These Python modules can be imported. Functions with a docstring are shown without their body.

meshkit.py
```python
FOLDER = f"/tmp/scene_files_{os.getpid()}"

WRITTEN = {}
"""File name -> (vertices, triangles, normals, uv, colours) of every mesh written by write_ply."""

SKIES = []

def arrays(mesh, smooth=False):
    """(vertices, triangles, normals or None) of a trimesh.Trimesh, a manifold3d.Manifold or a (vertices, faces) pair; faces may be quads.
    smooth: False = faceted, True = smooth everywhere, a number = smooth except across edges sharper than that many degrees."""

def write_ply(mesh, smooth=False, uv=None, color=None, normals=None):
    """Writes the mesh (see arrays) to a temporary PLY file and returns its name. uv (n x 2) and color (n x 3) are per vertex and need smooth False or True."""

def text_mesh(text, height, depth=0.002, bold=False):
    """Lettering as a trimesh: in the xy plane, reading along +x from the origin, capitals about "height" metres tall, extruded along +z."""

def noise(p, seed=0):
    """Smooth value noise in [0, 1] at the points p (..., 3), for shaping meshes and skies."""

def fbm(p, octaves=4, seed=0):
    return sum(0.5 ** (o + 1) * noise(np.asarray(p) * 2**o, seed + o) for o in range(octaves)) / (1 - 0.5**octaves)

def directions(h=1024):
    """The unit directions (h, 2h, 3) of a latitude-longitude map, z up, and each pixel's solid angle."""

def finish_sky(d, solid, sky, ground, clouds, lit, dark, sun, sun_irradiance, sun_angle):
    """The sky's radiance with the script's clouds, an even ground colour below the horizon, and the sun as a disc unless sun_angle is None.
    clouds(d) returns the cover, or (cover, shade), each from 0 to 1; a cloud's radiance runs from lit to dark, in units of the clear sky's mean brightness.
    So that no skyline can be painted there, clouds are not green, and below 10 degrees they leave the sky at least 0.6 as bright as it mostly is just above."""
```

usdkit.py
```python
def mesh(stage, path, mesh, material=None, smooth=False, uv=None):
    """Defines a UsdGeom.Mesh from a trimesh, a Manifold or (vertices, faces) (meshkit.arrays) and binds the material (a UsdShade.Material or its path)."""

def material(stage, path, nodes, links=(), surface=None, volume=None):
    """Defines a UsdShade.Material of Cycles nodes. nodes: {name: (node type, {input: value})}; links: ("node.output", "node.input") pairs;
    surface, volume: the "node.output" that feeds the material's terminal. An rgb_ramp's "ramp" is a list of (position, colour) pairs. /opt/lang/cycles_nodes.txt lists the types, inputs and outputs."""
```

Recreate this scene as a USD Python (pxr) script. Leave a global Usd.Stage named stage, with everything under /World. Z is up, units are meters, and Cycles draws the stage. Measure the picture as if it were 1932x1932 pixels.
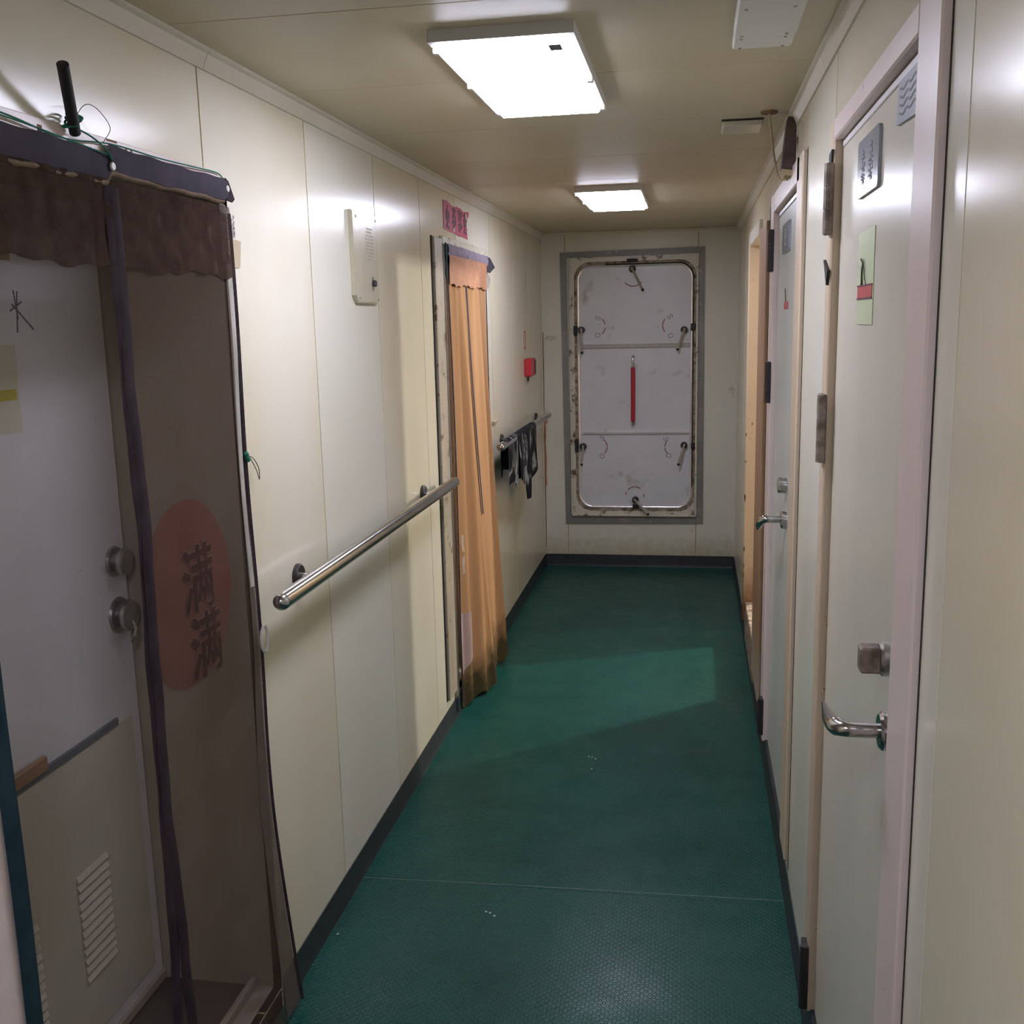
import math, random
import numpy as np, trimesh, usdkit, meshkit
import manifold3d as m3
from shapely.geometry import Polygon, box as sbox, LineString, Point
from shapely import affinity
from shapely.ops import unary_union
from pxr import Usd, UsdGeom, UsdLux, UsdShade, Gf, Sdf

rng = random.Random(7)
stage = Usd.Stage.CreateInMemory()
UsdGeom.SetStageUpAxis(stage, UsdGeom.Tokens.z)
UsdGeom.SetStageMetersPerUnit(stage, 1.0)
world = UsdGeom.Xform.Define(stage, '/World')
stage.SetDefaultPrim(world.GetPrim())

# ------------------------------------------------------------------ camera, lights, exposure
F_PX, YAW, PITCH, ROLL = 1944.29, 0.1757, 0.1835, 0.0233
CAM_X, CAM_Z = 0.9369, 1.5749
EXPOSURE = 0.52
LAMP = 20.0                    # radiance of the ceiling diffusers
LAMP_COLOR = (0.81, 0.82, 1.0)
ROOM_LAMP = 4400.0              # globe lamp in the room behind the open doorway

cam = UsdGeom.Camera.Define(stage, '/World/camera')
cy, sy = math.cos(YAW), math.sin(YAW); cp, sp = math.cos(PITCH), math.sin(PITCH)
fwd = np.array([-sy * cp, cy * cp, -sp]); rgt = np.array([cy, sy, 0.0]); dwn = np.cross(fwd, rgt)
r2 = math.cos(ROLL) * rgt + math.sin(ROLL) * dwn; d2 = -math.sin(ROLL) * rgt + math.cos(ROLL) * dwn
M = Gf.Matrix4d(*r2, 0, *(-d2), 0, *(-fwd), 0, CAM_X, 0, CAM_Z, 1)
UsdGeom.Xformable(cam).AddTransformOp().Set(M)
cam.CreateHorizontalApertureAttr(36.0); cam.CreateVerticalApertureAttr(36.0)
cam.CreateFocalLengthAttr(36.0 * F_PX / 1932)
cam.CreateFStopAttr(0.0)
cam.CreateClippingRangeAttr(Gf.Vec2f(0.02, 100))
cam.CreateExposureAttr(EXPOSURE)

# ------------------------------------------------------------------ dimensions
W, D, H, BACK = 1.203, 6.506, 2.10, -2.2
SKH = 0.075                                     # skirting height

# ------------------------------------------------------------------ materials
def mat(name, c, c2=None, scale=4.0, stretch=(1, 1, 1), rough=0.5, metal=0.0, spec=0.5, bump=0.0, bscale=200.0,
        dirt=None, dscale=9.0, dlo=0.58, dhi=0.66, zdirt=None, coat=0.0, rough2=None):
    """Paint, metal or cloth: two tones by noise, optional dirt in patches, optional dirt towards a height, optional fine relief."""
    n = {'g': ('geometry', {}), 'map': ('mapping', {'scale': stretch}), 'p': ('principled_bsdf', {'roughness': rough, 'metallic': metal, 'specular_ior_level': spec, 'coat_weight': coat})}
    l = [('g.position', 'map.vector')]
    if c2 is not None:
        n['n'] = ('noise_texture', {'scale': scale, 'detail': 2.5, 'roughness': 0.6})
        n['r'] = ('rgb_ramp', {'ramp': [(0.32, c), (0.68, c2)]})
        l += [('map.vector', 'n.vector'), ('n.fac', 'r.fac')]
        out = 'r.color'
    else:
        n['r'] = ('color', {'value': c}); out = 'r.color'
    if dirt is not None:
        n['dn'] = ('noise_texture', {'scale': dscale, 'detail': 4.0, 'roughness': 0.65})
        n['dr'] = ('map_range', {'from_min': dlo, 'from_max': dhi, 'to_min': 0.0, 'to_max': 1.0, 'clamp': True})
        n['dm'] = ('mix_color', {'blend_type': 'mix', 'b': dirt})
        l += [('g.position', 'dn.vector'), ('dn.fac', 'dr.value'), ('dr.result', 'dm.fac'), (out, 'dm.a')]
        out = 'dm.result'
    if zdirt is not None:                        # soil that has soaked up from the floor: (z top, z full, colour)
        zt, zf, zc = zdirt
        n['sx'] = ('separate_xyz', {})
        n['zn'] = ('noise_texture', {'scale': 22.0, 'detail': 2.5})
        n['za'] = ('math', {'math_type': 'multiply_add', 'value2': 0.16, 'value3': -0.08})
        n['zb'] = ('math', {'math_type': 'add'})
        n['zr'] = ('map_range', {'from_min': zt, 'from_max': zf, 'to_min': 0.0, 'to_max': 1.0, 'clamp': True})
        n['zm'] = ('mix_color', {'blend_type': 'mix', 'b': zc})
        l += [('g.position', 'sx.vector'), ('g.position', 'zn.vector'), ('zn.fac', 'za.value1'), ('sx.z', 'zb.value1'), ('za.value', 'zb.value2'),
              ('zb.value', 'zr.value'), ('zr.result', 'zm.fac'), (out, 'zm.a')]
        out = 'zm.result'
    l.append((out, 'p.base_color'))
    if bump:
        n['bn'] = ('noise_texture', {'scale': bscale, 'detail': 3.0})
        n['b'] = ('bump', {'strength': bump, 'distance': 0.002})
        l += [('g.position', 'bn.vector'), ('bn.fac', 'b.height'), ('b.normal', 'p.normal')]
    return usdkit.material(stage, '/World/Looks/' + name, n, l, surface='p.BSDF')

def netmat(name, c, c2, lo, hi, scale, rough=0.8):
    """Sheer net: the weave lets through between lo and hi of the light."""
    n = {'g': ('geometry', {}), 'n': ('noise_texture', {'scale': scale, 'detail': 5.0}),
         'r': ('rgb_ramp', {'ramp': [(0.3, c), (0.7, c2)]}),
         'mr': ('map_range', {'from_min': 0.3, 'from_max': 0.7, 'to_min': lo, 'to_max': hi, 'clamp': True}),
         'd': ('diffuse_bsdf', {}), 't': ('translucent_bsdf', {}), 'dt': ('mix_closure', {'fac': 0.3}),
         'tr': ('transparent_bsdf', {}), 'm': ('mix_closure', {})}
    l = [('g.position', 'n.vector'), ('n.fac', 'r.fac'), ('n.fac', 'mr.value'), ('r.color', 'd.color'), ('r.color', 't.color'),
         ('d.BSDF', 'dt.closure1'), ('t.BSDF', 'dt.closure2'), ('mr.result', 'm.fac'), ('dt.closure', 'm.closure1'), ('tr.BSDF', 'm.closure2')]
    return usdkit.material(stage, '/World/Looks/' + name, n, l, surface='m.closure')

MT = {}
CREAM, CREAM2 = (0.68, 0.605, 0.425), (0.735, 0.695, 0.575)
MT['wall'] = mat('cream_laminate', CREAM, CREAM2, scale=1.6, stretch=(1, 1, .5), rough=0.21, spec=0.28, bump=0.02, bscale=60)
MT['wall_b'] = mat('cream_laminate_pale', (0.708, 0.676, 0.552), (0.736, 0.718, 0.616), scale=1.6, stretch=(1, 1, .5), rough=0.21, spec=0.28, bump=0.02, bscale=60)
MT['wall_end'] = mat('grey_cream_laminate', (0.644, 0.621, 0.515), (0.690, 0.672, 0.570), scale=2, rough=0.3, dirt=(0.30, 0.23, 0.12), dscale=5, dlo=.66, dhi=.80, zdirt=(0.22, 0.02, (0.42, 0.37, 0.22)))
MT['ceil'] = mat('ceiling_laminate', (0.552, 0.478, 0.322), (0.607, 0.543, 0.405), scale=1.5, rough=0.42, bump=0.02)
MT['seam'] = mat('yellowed_seam', (0.50, 0.37, 0.17), (0.30, 0.20, 0.085), scale=14, stretch=(1, 1, .3), rough=0.7)
MT['crown'] = mat('crown_trim', (0.607, 0.561, 0.451), (0.653, 0.616, 0.506), scale=3, rough=0.4)
MT['skirt'] = mat('dark_skirting', (0.016, 0.020, 0.024), (0.028, 0.034, 0.036), scale=8, rough=0.45)
MT['pink'] = mat('pinkish_frame_paint', (0.708, 0.584, 0.552), (0.736, 0.626, 0.589), scale=6, stretch=(1, 1, .4), rough=0.35, dirt=(0.30, 0.22, 0.17), dscale=30, dlo=.68, dhi=.74)
MT['tan'] = mat('tan_frame_paint', (0.54, 0.43, 0.30), (0.60, 0.48, 0.34), scale=6, stretch=(1, 1, .4), rough=0.4, dirt=(0.16, 0.075, 0.03), dscale=26, dlo=.64, dhi=.68, zdirt=(0.42, 0.18, (0.20, 0.085, 0.035)))
MT['tan_clean'] = mat('tan_frame_paint_clean', (0.54, 0.43, 0.31), (0.60, 0.48, 0.35), scale=6, stretch=(1, 1, .4), rough=0.4, dirt=(0.22, 0.12, 0.06), dscale=26, dlo=.68, dhi=.72)
MT['brown'] = mat('brown_casing', (0.30, 0.175, 0.095), (0.35, 0.21, 0.12), scale=6, stretch=(1, 1, .3), rough=0.45, zdirt=(0.38, 0.12, (0.40, 0.34, 0.28)))
MT['leaf'] = mat('door_leaf_paint', (0.644, 0.603, 0.501), (0.690, 0.658, 0.557), scale=3, stretch=(1, 1, .35), rough=0.26, bump=0.02, bscale=50)
MT['leaf_g'] = mat('door_leaf_grey_green', (0.570, 0.598, 0.552), (0.616, 0.635, 0.589), scale=5, stretch=(1, 1, .3), rough=0.28)
MT['leaf_l'] = mat('door_leaf_grey', (0.690, 0.667, 0.662), (0.727, 0.704, 0.699), scale=3, rough=0.4, dirt=(.35, .32, .30), dscale=60, dlo=.70, dhi=.76)
MT['kick'] = mat('kick_panel_beige', (0.570, 0.515, 0.432), (0.607, 0.552, 0.469), scale=4, rough=0.45)
MT['chrome'] = mat('polished_steel', (0.52, 0.51, 0.50), (0.45, 0.44, 0.43), scale=8, rough=0.18, metal=1.0)
MT['steel'] = mat('brushed_steel', (0.50, 0.49, 0.48), (0.42, 0.41, 0.40), scale=30, rough=0.30, metal=1.0)
MT['hinge'] = mat('worn_hinge', (0.10, 0.075, 0.06), (0.30, 0.24, 0.20), scale=30, rough=0.55, metal=0.3)
MT['hinge_d'] = mat('black_hinge', (0.012, 0.010, 0.012), (0.03, 0.024, 0.026), scale=30, rough=0.5)
MT['black'] = mat('black_rubber', (0.012, 0.011, 0.013), (0.022, 0.020, 0.022), scale=20, rough=0.6)
MT['blackmetal'] = mat('black_flange', (0.02, 0.016, 0.016), (0.035, 0.026, 0.025), scale=25, rough=0.5)
MT['gap'] = mat('dark_gap', (0.02, 0.016, 0.012), rough=0.8)
MT['greyborder'] = mat('grey_door_border', (0.17, 0.17, 0.155), (0.25, 0.24, 0.22), scale=5, rough=0.4, dirt=(0.40, 0.36, 0.28), dscale=18, dlo=.62, dhi=.70)
MT['coaming'] = mat('cream_coaming', (0.589, 0.552, 0.451), (0.635, 0.598, 0.497), scale=4, rough=0.35, dirt=(0.14, 0.08, 0.04), dscale=12, dlo=.55, dhi=.64)
MT['old_jamb'] = mat('old_jamb_paint', (0.34, 0.29, 0.215), (0.42, 0.365, 0.28), scale=10, stretch=(1, 1, .2), rough=0.5, dirt=(0.13, 0.075, 0.04), dscale=16, dlo=.58, dhi=.66)
MT['rust'] = mat('rusty_gasket', (0.09, 0.045, 0.025), (0.42, 0.36, 0.28), scale=28, rough=0.7)
MT['steel_door'] = mat('grey_white_door', (0.607, 0.607, 0.626), (0.662, 0.662, 0.681), scale=4, rough=0.30, bump=0.25, bscale=9, dirt=(0.36, 0.32, 0.25), dscale=6, dlo=.60, dhi=.76)
MT['rim'] = mat('glossy_rim', (0.92, 0.90, 0.92), (0.84, 0.80, 0.80), scale=20, rough=0.22, metal=0.7)
MT['rib'] = mat('dirty_rib', (0.36, 0.33, 0.29), (0.46, 0.44, 0.41), scale=20, rough=0.4)
MT['dogpale'] = mat('worn_lever_paint', (0.42, 0.37, 0.31), (0.34, 0.27, 0.21), scale=30, rough=0.5)
MT['redmark'] = mat('faded_red_paint', (0.25, 0.06, 0.05), rough=0.6)
MT['letter'] = mat('faded_lettering', (0.22, 0.18, 0.17), rough=0.6)
MT['redsleeve'] = mat('red_sleeve', (0.42, 0.018, 0.04), rough=0.4)
MT['redbox'] = mat('red_plastic', (0.50, 0.03, 0.045), rough=0.35)
MT['redlabel'] = mat('faded_red_label', (0.48, 0.18, 0.13), rough=0.5)
MT['labelpale'] = mat('label_paper', (0.62, 0.58, 0.45), rough=0.6)
MT['redpaper'] = mat('red_paper', (0.36, 0.025, 0.06), (0.42, 0.04, 0.075), scale=10, rough=0.6)
MT['ink'] = mat('dark_ink', (0.10, 0.02, 0.045), rough=0.7)
MT['inkgrey'] = mat('grey_ink', (0.13, 0.14, 0.16), rough=0.6)
MT['pencil'] = mat('pencil_scrawl', (0.16, 0.14, 0.16), rough=0.8)
MT['tear'] = mat('torn_white', (0.62, 0.58, 0.54), rough=0.7)
MT['plaque'] = mat('blue_grey_plaque', (0.30, 0.33, 0.38), (0.34, 0.37, 0.42), scale=10, rough=0.18)
MT['bluesheet'] = mat('blue_sheet', (0.26, 0.29, 0.40), (0.32, 0.35, 0.45), scale=12, rough=0.3)
MT['palegreen'] = mat('pale_green_sticker', (0.52, 0.60, 0.38), (0.56, 0.63, 0.42), scale=8, rough=0.4)
MT['redprint'] = mat('red_print', (0.50, 0.07, 0.08), rough=0.4)
MT['cord'] = mat('brown_cord', (0.10, 0.085, 0.05), rough=0.7)
MT['purple'] = mat('purple_trim', (0.029, 0.020, 0.024), (0.044, 0.032, 0.037), scale=18, rough=0.85, spec=0.08, bump=0.5, bscale=90)
MT['purple_g'] = mat('grey_purple_band', (0.050, 0.045, 0.058), (0.068, 0.060, 0.076), scale=12, rough=0.85, spec=0.08, bump=0.4, bscale=60)
MT['lilac'] = mat('lilac_band', (0.22, 0.185, 0.23), (0.27, 0.23, 0.28), scale=18, rough=0.85, spec=0.1)
MT['darkteal'] = mat('teal_trim', (0.012, 0.030, 0.040), (0.02, 0.045, 0.055), scale=18, rough=0.8, spec=0.1)
MT['velcro'] = mat('yellowed_fastener', (0.15, 0.095, 0.04), (0.08, 0.045, 0.03), scale=25, rough=0.8)
MT['whiteedge'] = mat('greyed_white_tape', (0.48, 0.45, 0.40), (0.34, 0.31, 0.27), scale=9, rough=0.5)
MT['net'] = netmat('brown_net', (0.145, 0.10, 0.075), (0.17, 0.125, 0.10), 0.48, 0.62, 7)
MT['net_left'] = netmat('brown_net_stretched', (0.15, 0.11, 0.09), (0.17, 0.13, 0.11), 0.82, 0.91, 5)
MT['net_hem'] = netmat('brown_net_hem', (0.16, 0.125, 0.10), (0.20, 0.16, 0.13), 0.12, 0.28, 14)
MT['valance'] = netmat('brown_net_folded', (0.060, 0.036, 0.030), (0.095, 0.062, 0.048), 0.12, 0.30, 26)
MT['netprint'] = netmat('red_net_print', (0.19, 0.085, 0.065), (0.21, 0.10, 0.08), 0.45, 0.52, 10)
MT['netchar'] = netmat('dark_net_lettering', (0.10, 0.06, 0.05), (0.12, 0.075, 0.062), 0.45, 0.55, 10)
MT['netline'] = netmat('pale_net_outline', (0.21, 0.125, 0.10), (0.23, 0.14, 0.115), 0.40, 0.50, 10)
MT['green'] = mat('green_twine', (0.010, 0.14, 0.085), (0.02, 0.20, 0.12), scale=60, rough=0.8)
MT['wire'] = mat('dark_wire', (0.05, 0.06, 0.055), rough=0.6)
MT['white'] = mat('white_plastic', (0.70, 0.68, 0.64), rough=0.4)
MT['lampwhite'] = mat('lamp_housing', (0.62, 0.62, 0.62), rough=0.4)
MT['greybox'] = mat('grey_ceiling_box', (0.74, 0.74, 0.70), (0.76, 0.77, 0.74), scale=6, rough=0.5)
MT['intercom'] = mat('cream_enamel', (0.52, 0.47, 0.34), (0.57, 0.53, 0.40), scale=6, rough=0.25)
MT['intercom_d'] = mat('speaker_perforation', (0.40, 0.36, 0.28), rough=0.5)
MT['exitdark'] = mat('dark_brown_panel', (0.040, 0.022, 0.018), (0.09, 0.055, 0.045), scale=30, rough=0.55)
MT['cable'] = mat('cream_cable', (0.42, 0.33, 0.19), rough=0.5)
MT['stain'] = mat('rust_stain', (0.20, 0.12, 0.055), rough=0.8)
MT['yellow'] = mat('yellow_print', (0.50, 0.42, 0.06), rough=0.5)
MT['paper'] = mat('tan_paper', (0.46, 0.36, 0.23), (0.52, 0.42, 0.28), scale=12, rough=0.7)
MT['paleweld'] = mat('pale_weld', (0.10, 0.15, 0.13), (0.05, 0.10, 0.085), scale=30, rough=0.5)
MT['scrap'] = mat('white_scrap', (0.6, 0.6, 0.58), rough=0.7)
MT['patch'] = mat('lilac_patch', (0.36, 0.25, 0.24), (0.40, 0.28, 0.26), scale=10, rough=0.8)
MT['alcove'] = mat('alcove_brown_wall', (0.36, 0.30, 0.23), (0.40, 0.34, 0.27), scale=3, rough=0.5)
MT['alcove_floor'] = mat('alcove_dark_floor', (0.06, 0.045, 0.04), (0.09, 0.07, 0.06), scale=8, rough=0.6)
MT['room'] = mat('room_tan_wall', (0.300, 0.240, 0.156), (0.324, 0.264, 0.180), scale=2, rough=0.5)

# orange net curtain: cloth that glows a little where light comes through, soiled at the hem
def curtain_mat():
    n = {'g': ('geometry', {}), 'n': ('noise_texture', {'scale': 9.0, 'detail': 2.5}), 'map': ('mapping', {'scale': (1, 1, .15)}),
         'r': ('rgb_ramp', {'ramp': [(0.3, (0.47, 0.265, 0.135)), (0.7, (0.55, 0.325, 0.17))]}),
         'sx': ('separate_xyz', {}), 'zn': ('noise_texture', {'scale': 14.0, 'detail': 2.5}),
         'za': ('math', {'math_type': 'multiply_add', 'value2': 0.22, 'value3': -0.11}), 'zb': ('math', {'math_type': 'add'}),
         'zr': ('map_range', {'from_min': 0.235, 'from_max': 0.085, 'to_min': 0.0, 'to_max': 1.0, 'clamp': True}),
         'zm': ('mix_color', {'blend_type': 'mix', 'b': (0.085, 0.068, 0.035)}),
         'd': ('diffuse_bsdf', {}), 't': ('translucent_bsdf', {}), 'dt': ('mix_closure', {'fac': 0.22})}
    l = [('g.position', 'map.vector'), ('map.vector', 'n.vector'), ('n.fac', 'r.fac'), ('g.position', 'sx.vector'), ('g.position', 'zn.vector'), ('zn.fac', 'za.value1'),
         ('sx.z', 'zb.value1'), ('za.value', 'zb.value2'), ('zb.value', 'zr.value'), ('zr.result', 'zm.fac'), ('r.color', 'zm.a'),
         ('zm.result', 'd.color'), ('zm.result', 't.color'), ('d.BSDF', 'dt.closure1'), ('t.BSDF', 'dt.closure2')]
    return usdkit.material(stage, '/World/Looks/orange_curtain', n, l, surface='dt.closure')
MT['orange'] = curtain_mat()
MT['orange_d'] = mat('orange_heading', (0.37, 0.175, 0.09), (0.43, 0.215, 0.115), scale=20, rough=0.85)

# floor: green rubber sheet with low round studs
def floor_mat():
    n = {'g': ('geometry', {}), 'v': ('voronoi_texture', {'dimensions': '2D', 'scale': 74.0, 'randomness': 0.0}),
         'vr': ('map_range', {'range_type': 'smoothstep', 'from_min': 0.24, 'from_max': 0.40, 'to_min': 1.0, 'to_max': 0.0, 'clamp': True}),
         'rot': ('mapping', {'rotation': (0, 0, 0.785)}),
         'b': ('bump', {'strength': 0.75, 'distance': 0.0014}),
         'n': ('noise_texture', {'scale': 1.7, 'detail': 5.0, 'roughness': 0.6}),
         'r': ('rgb_ramp', {'ramp': [(0.30, (0.0030, 0.046, 0.035)), (0.70, (0.0060, 0.072, 0.054))]}),
         'n2': ('noise_texture', {'scale': 6.0, 'detail': 5.0}),
         'rr': ('map_range', {'from_min': 0.3, 'from_max': 0.7, 'to_min': 0.26, 'to_max': 0.40}),
         'p': ('principled_bsdf', {'specular_ior_level': 0.22})}
    l = [('g.position', 'rot.vector'), ('rot.vector', 'v.vector'), ('v.distance', 'vr.value'), ('vr.result', 'b.height'), ('b.normal', 'p.normal'),
         ('g.position', 'n.vector'), ('n.fac', 'r.fac'), ('r.color', 'p.base_color'), ('g.position', 'n2.vector'), ('n2.fac', 'rr.value'), ('rr.result', 'p.roughness')]
    return usdkit.material(stage, '/World/Looks/green_studded_rubber', n, l, surface='p.BSDF')
MT['floor'] = floor_mat()

# camouflage cloth: four tones in blots
def camo_mat():
    n = {'g': ('geometry', {}), 'map': ('mapping', {'scale': (1, 1, .6)}), 'n': ('noise_texture', {'scale': 9.0, 'detail': 2.5, 'distortion': 1.4}),
         'r': ('rgb_ramp', {'interpolate': False, 'ramp': [(0.0, (0.015, 0.016, 0.02)), (0.44, (0.015, 0.016, 0.02)), (0.50, (0.085, 0.07, 0.06)), (0.56, (0.26, 0.28, 0.27)), (0.62, (0.03, 0.033, 0.033))]}),
         'p': ('principled_bsdf', {'roughness': 0.9, 'specular_ior_level': 0.1})}
    l = [('g.position', 'map.vector'), ('map.vector', 'n.vector'), ('n.fac', 'r.fac'), ('r.color', 'p.base_color')]
    return usdkit.material(stage, '/World/Looks/camouflage_cloth', n, l, surface='p.BSDF')
MT['camo'] = camo_mat()

def emit(name, col, s):
    return usdkit.material(stage, '/World/Looks/' + name, {'e': ('emission', {'color': col, 'strength': s})}, [], surface='e.emission')
MT['diffuser'] = emit('lit_diffuser', LAMP_COLOR, LAMP)
MT['globe'] = emit('lit_globe', (1.0, 0.97, 0.92), ROOM_LAMP)

MT['cleartape'] = usdkit.material(stage, '/World/Looks/clear_tape', {'t': ('transparent_bsdf', {}), 'g': ('principled_bsdf', {'base_color': (0.6, 0.55, 0.5), 'roughness': 0.12}), 'm': ('mix_closure', {'fac': 0.45}),
                                  }, [('t.BSDF', 'm.closure1'), ('g.BSDF', 'm.closure2')], surface='m.closure')

# ------------------------------------------------------------------ scene helpers
used = {}
def numbered(path):
    k = used.get(path, 0); used[path] = k + 1
    return path if k == 0 else f'{path}_{k:03d}'

LOC = {}
def tag(prim, label=None, cat=None, group=None, kind=None):
    for k, v in (('label', label), ('category', cat), ('group', group), ('kind', kind)):
        if v: prim.SetCustomDataByKey(k, v)
    return prim

def thing(name, label, cat, loc=(0, 0, 0), group=None, kind=None):
    path = numbered('/World/' + name)
    x = UsdGeom.Xform.Define(stage, path); x.AddTranslateOp().Set(Gf.Vec3d(*loc))
    LOC[path] = np.array(loc, float)
    return tag(x.GetPrim(), label, cat, group, kind)

def part(parent, name, mesh, m, label=None, smooth=30, kind=None):
    """A mesh given in world coordinates becomes a child of the thing (or of a part)."""
    pp = str(parent.GetPath()); path = numbered(pp + '/' + name)
    v, f, _ = meshkit.arrays(mesh)
    loc = LOC[pp]
    LOC[path] = loc
    tm = trimesh.Trimesh(v - loc, f, process=False)
    g = usdkit.mesh(stage, path, tm, MT[m], smooth=smooth)
    return tag(g.GetPrim(), label, kind=kind)

def cat_(*ms): return trimesh.util.concatenate([trimesh.Trimesh(*meshkit.arrays(m)[:2], process=False) for m in ms])

def bx(x0, x1, y0, y1, z0, z1, b=0.002):
    lo = np.minimum((x0, y0, z0), (x1, y1, z1)); hi = np.maximum((x0, y0, z0), (x1, y1, z1))
    b = min(b, *( (hi - lo) * .45))
    if b <= 0:
        m = trimesh.creation.box(hi - lo); m.apply_translation((lo + hi) / 2); return m
    pts = []
    for sx in (0, 1):
        for sy_ in (0, 1):
            for sz in (0, 1):
                c = np.where([sx, sy_, sz], hi, lo); s = np.where([sx, sy_, sz], -1, 1)
                for a in range(3):
                    q = c.copy()
                    for k in range(3):
                        if k != a: q[k] += s[k] * b
                    pts.append(q)
    return trimesh.Trimesh(np.array(pts)).convex_hull

def tube(path, r, n=10, cap=True):
    p = np.asarray(path, float); r = np.broadcast_to(np.asarray(r, float), (len(p),)).copy()
    t = np.gradient(p, axis=0); t /= np.linalg.norm(t, axis=1, keepdims=True) + 1e-12
    a = np.cross(t[0], [0, 0, 1.0]);
    if np.linalg.norm(a) < 1e-3: a = np.cross(t[0], [1.0, 0, 0])
    a /= np.linalg.norm(a); A = []
    for k in range(len(p)):
        a = a - t[k] * (a @ t[k]); a /= np.linalg.norm(a); A.append(a)
    A = np.array(A); B = np.cross(t, A)
    ang = np.arange(n) * 2 * np.pi / n
    v = (p[:, None] + r[:, None, None] * (np.cos(ang)[None, :, None] * A[:, None] + np.sin(ang)[None, :, None] * B[:, None])).reshape(-1, 3)
    f = []
    for i in range(len(p) - 1):
        for j in range(n):
            q = (i * n + j, i * n + (j + 1) % n, (i + 1) * n + (j + 1) % n, (i + 1) * n + j)
            f += [(q[0], q[1], q[2]), (q[0], q[2], q[3])]
    v = list(v)
    if cap:
        for e, sgn in ((0, 1), (len(p) - 1, -1)):
            c = len(v); v.append(p[e])
            for j in range(n):
                k, k2 = e * n + j, e * n + (j + 1) % n
                f.append((c, k2, k) if sgn > 0 else (c, k, k2))
    return trimesh.Trimesh(np.array(v), np.array(f), process=False)

def bezier(pts, n=16):
    """Catmull-Rom through the points."""
    P = np.asarray(pts, float); P = np.vstack([2 * P[0] - P[1], P, 2 * P[-1] - P[-2]])
    out = []
    for i in range(1, len(P) - 2):
        for t in np.linspace(0, 1, n, endpoint=False):
            a, b, c, d = P[i - 1], P[i], P[i + 1], P[i + 2]
            out.append(.5 * ((2 * b) + (-a + c) * t + (2 * a - 5 * b + 4 * c - d) * t ** 2 + (-a + 3 * b - 3 * c + d) * t ** 3))
    out.append(P[-2]); return np.array(out)

def capsule_rod(p0, p1, r, n=18, rounds=5):
    """Rod with domed ends."""
    p0, p1 = np.array(p0, float), np.array(p1, float); u = (p1 - p0) / np.linalg.norm(p1 - p0)
    path, rad = [], []
    for k in range(rounds):
        a = math.pi / 2 * (1 - k / rounds); path.append(p0 + u * r * (1 - math.sin(a))); rad.append(max(r * math.cos(a), 1e-4))
    path += [p0 + u * r, p1 - u * r]; rad += [r, r]
    for k in range(1, rounds + 1):
        a = math.pi / 2 * k / rounds; path.append(p1 - u * r * (1 - math.sin(a))); rad.append(max(r * math.cos(a), 1e-4))
    return tube(path, rad, n)

def disc(c, axis, r, h, n=24, b=0.002):
    """Short cylinder with a chamfered rim, from c along axis."""
    c = np.array(c, float); u = np.array(axis, float)
    return tube([c, c + u * (h - b), c + u * h, c + u * h * 1.0001], [r, r, r - b, 1e-4], n)

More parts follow.
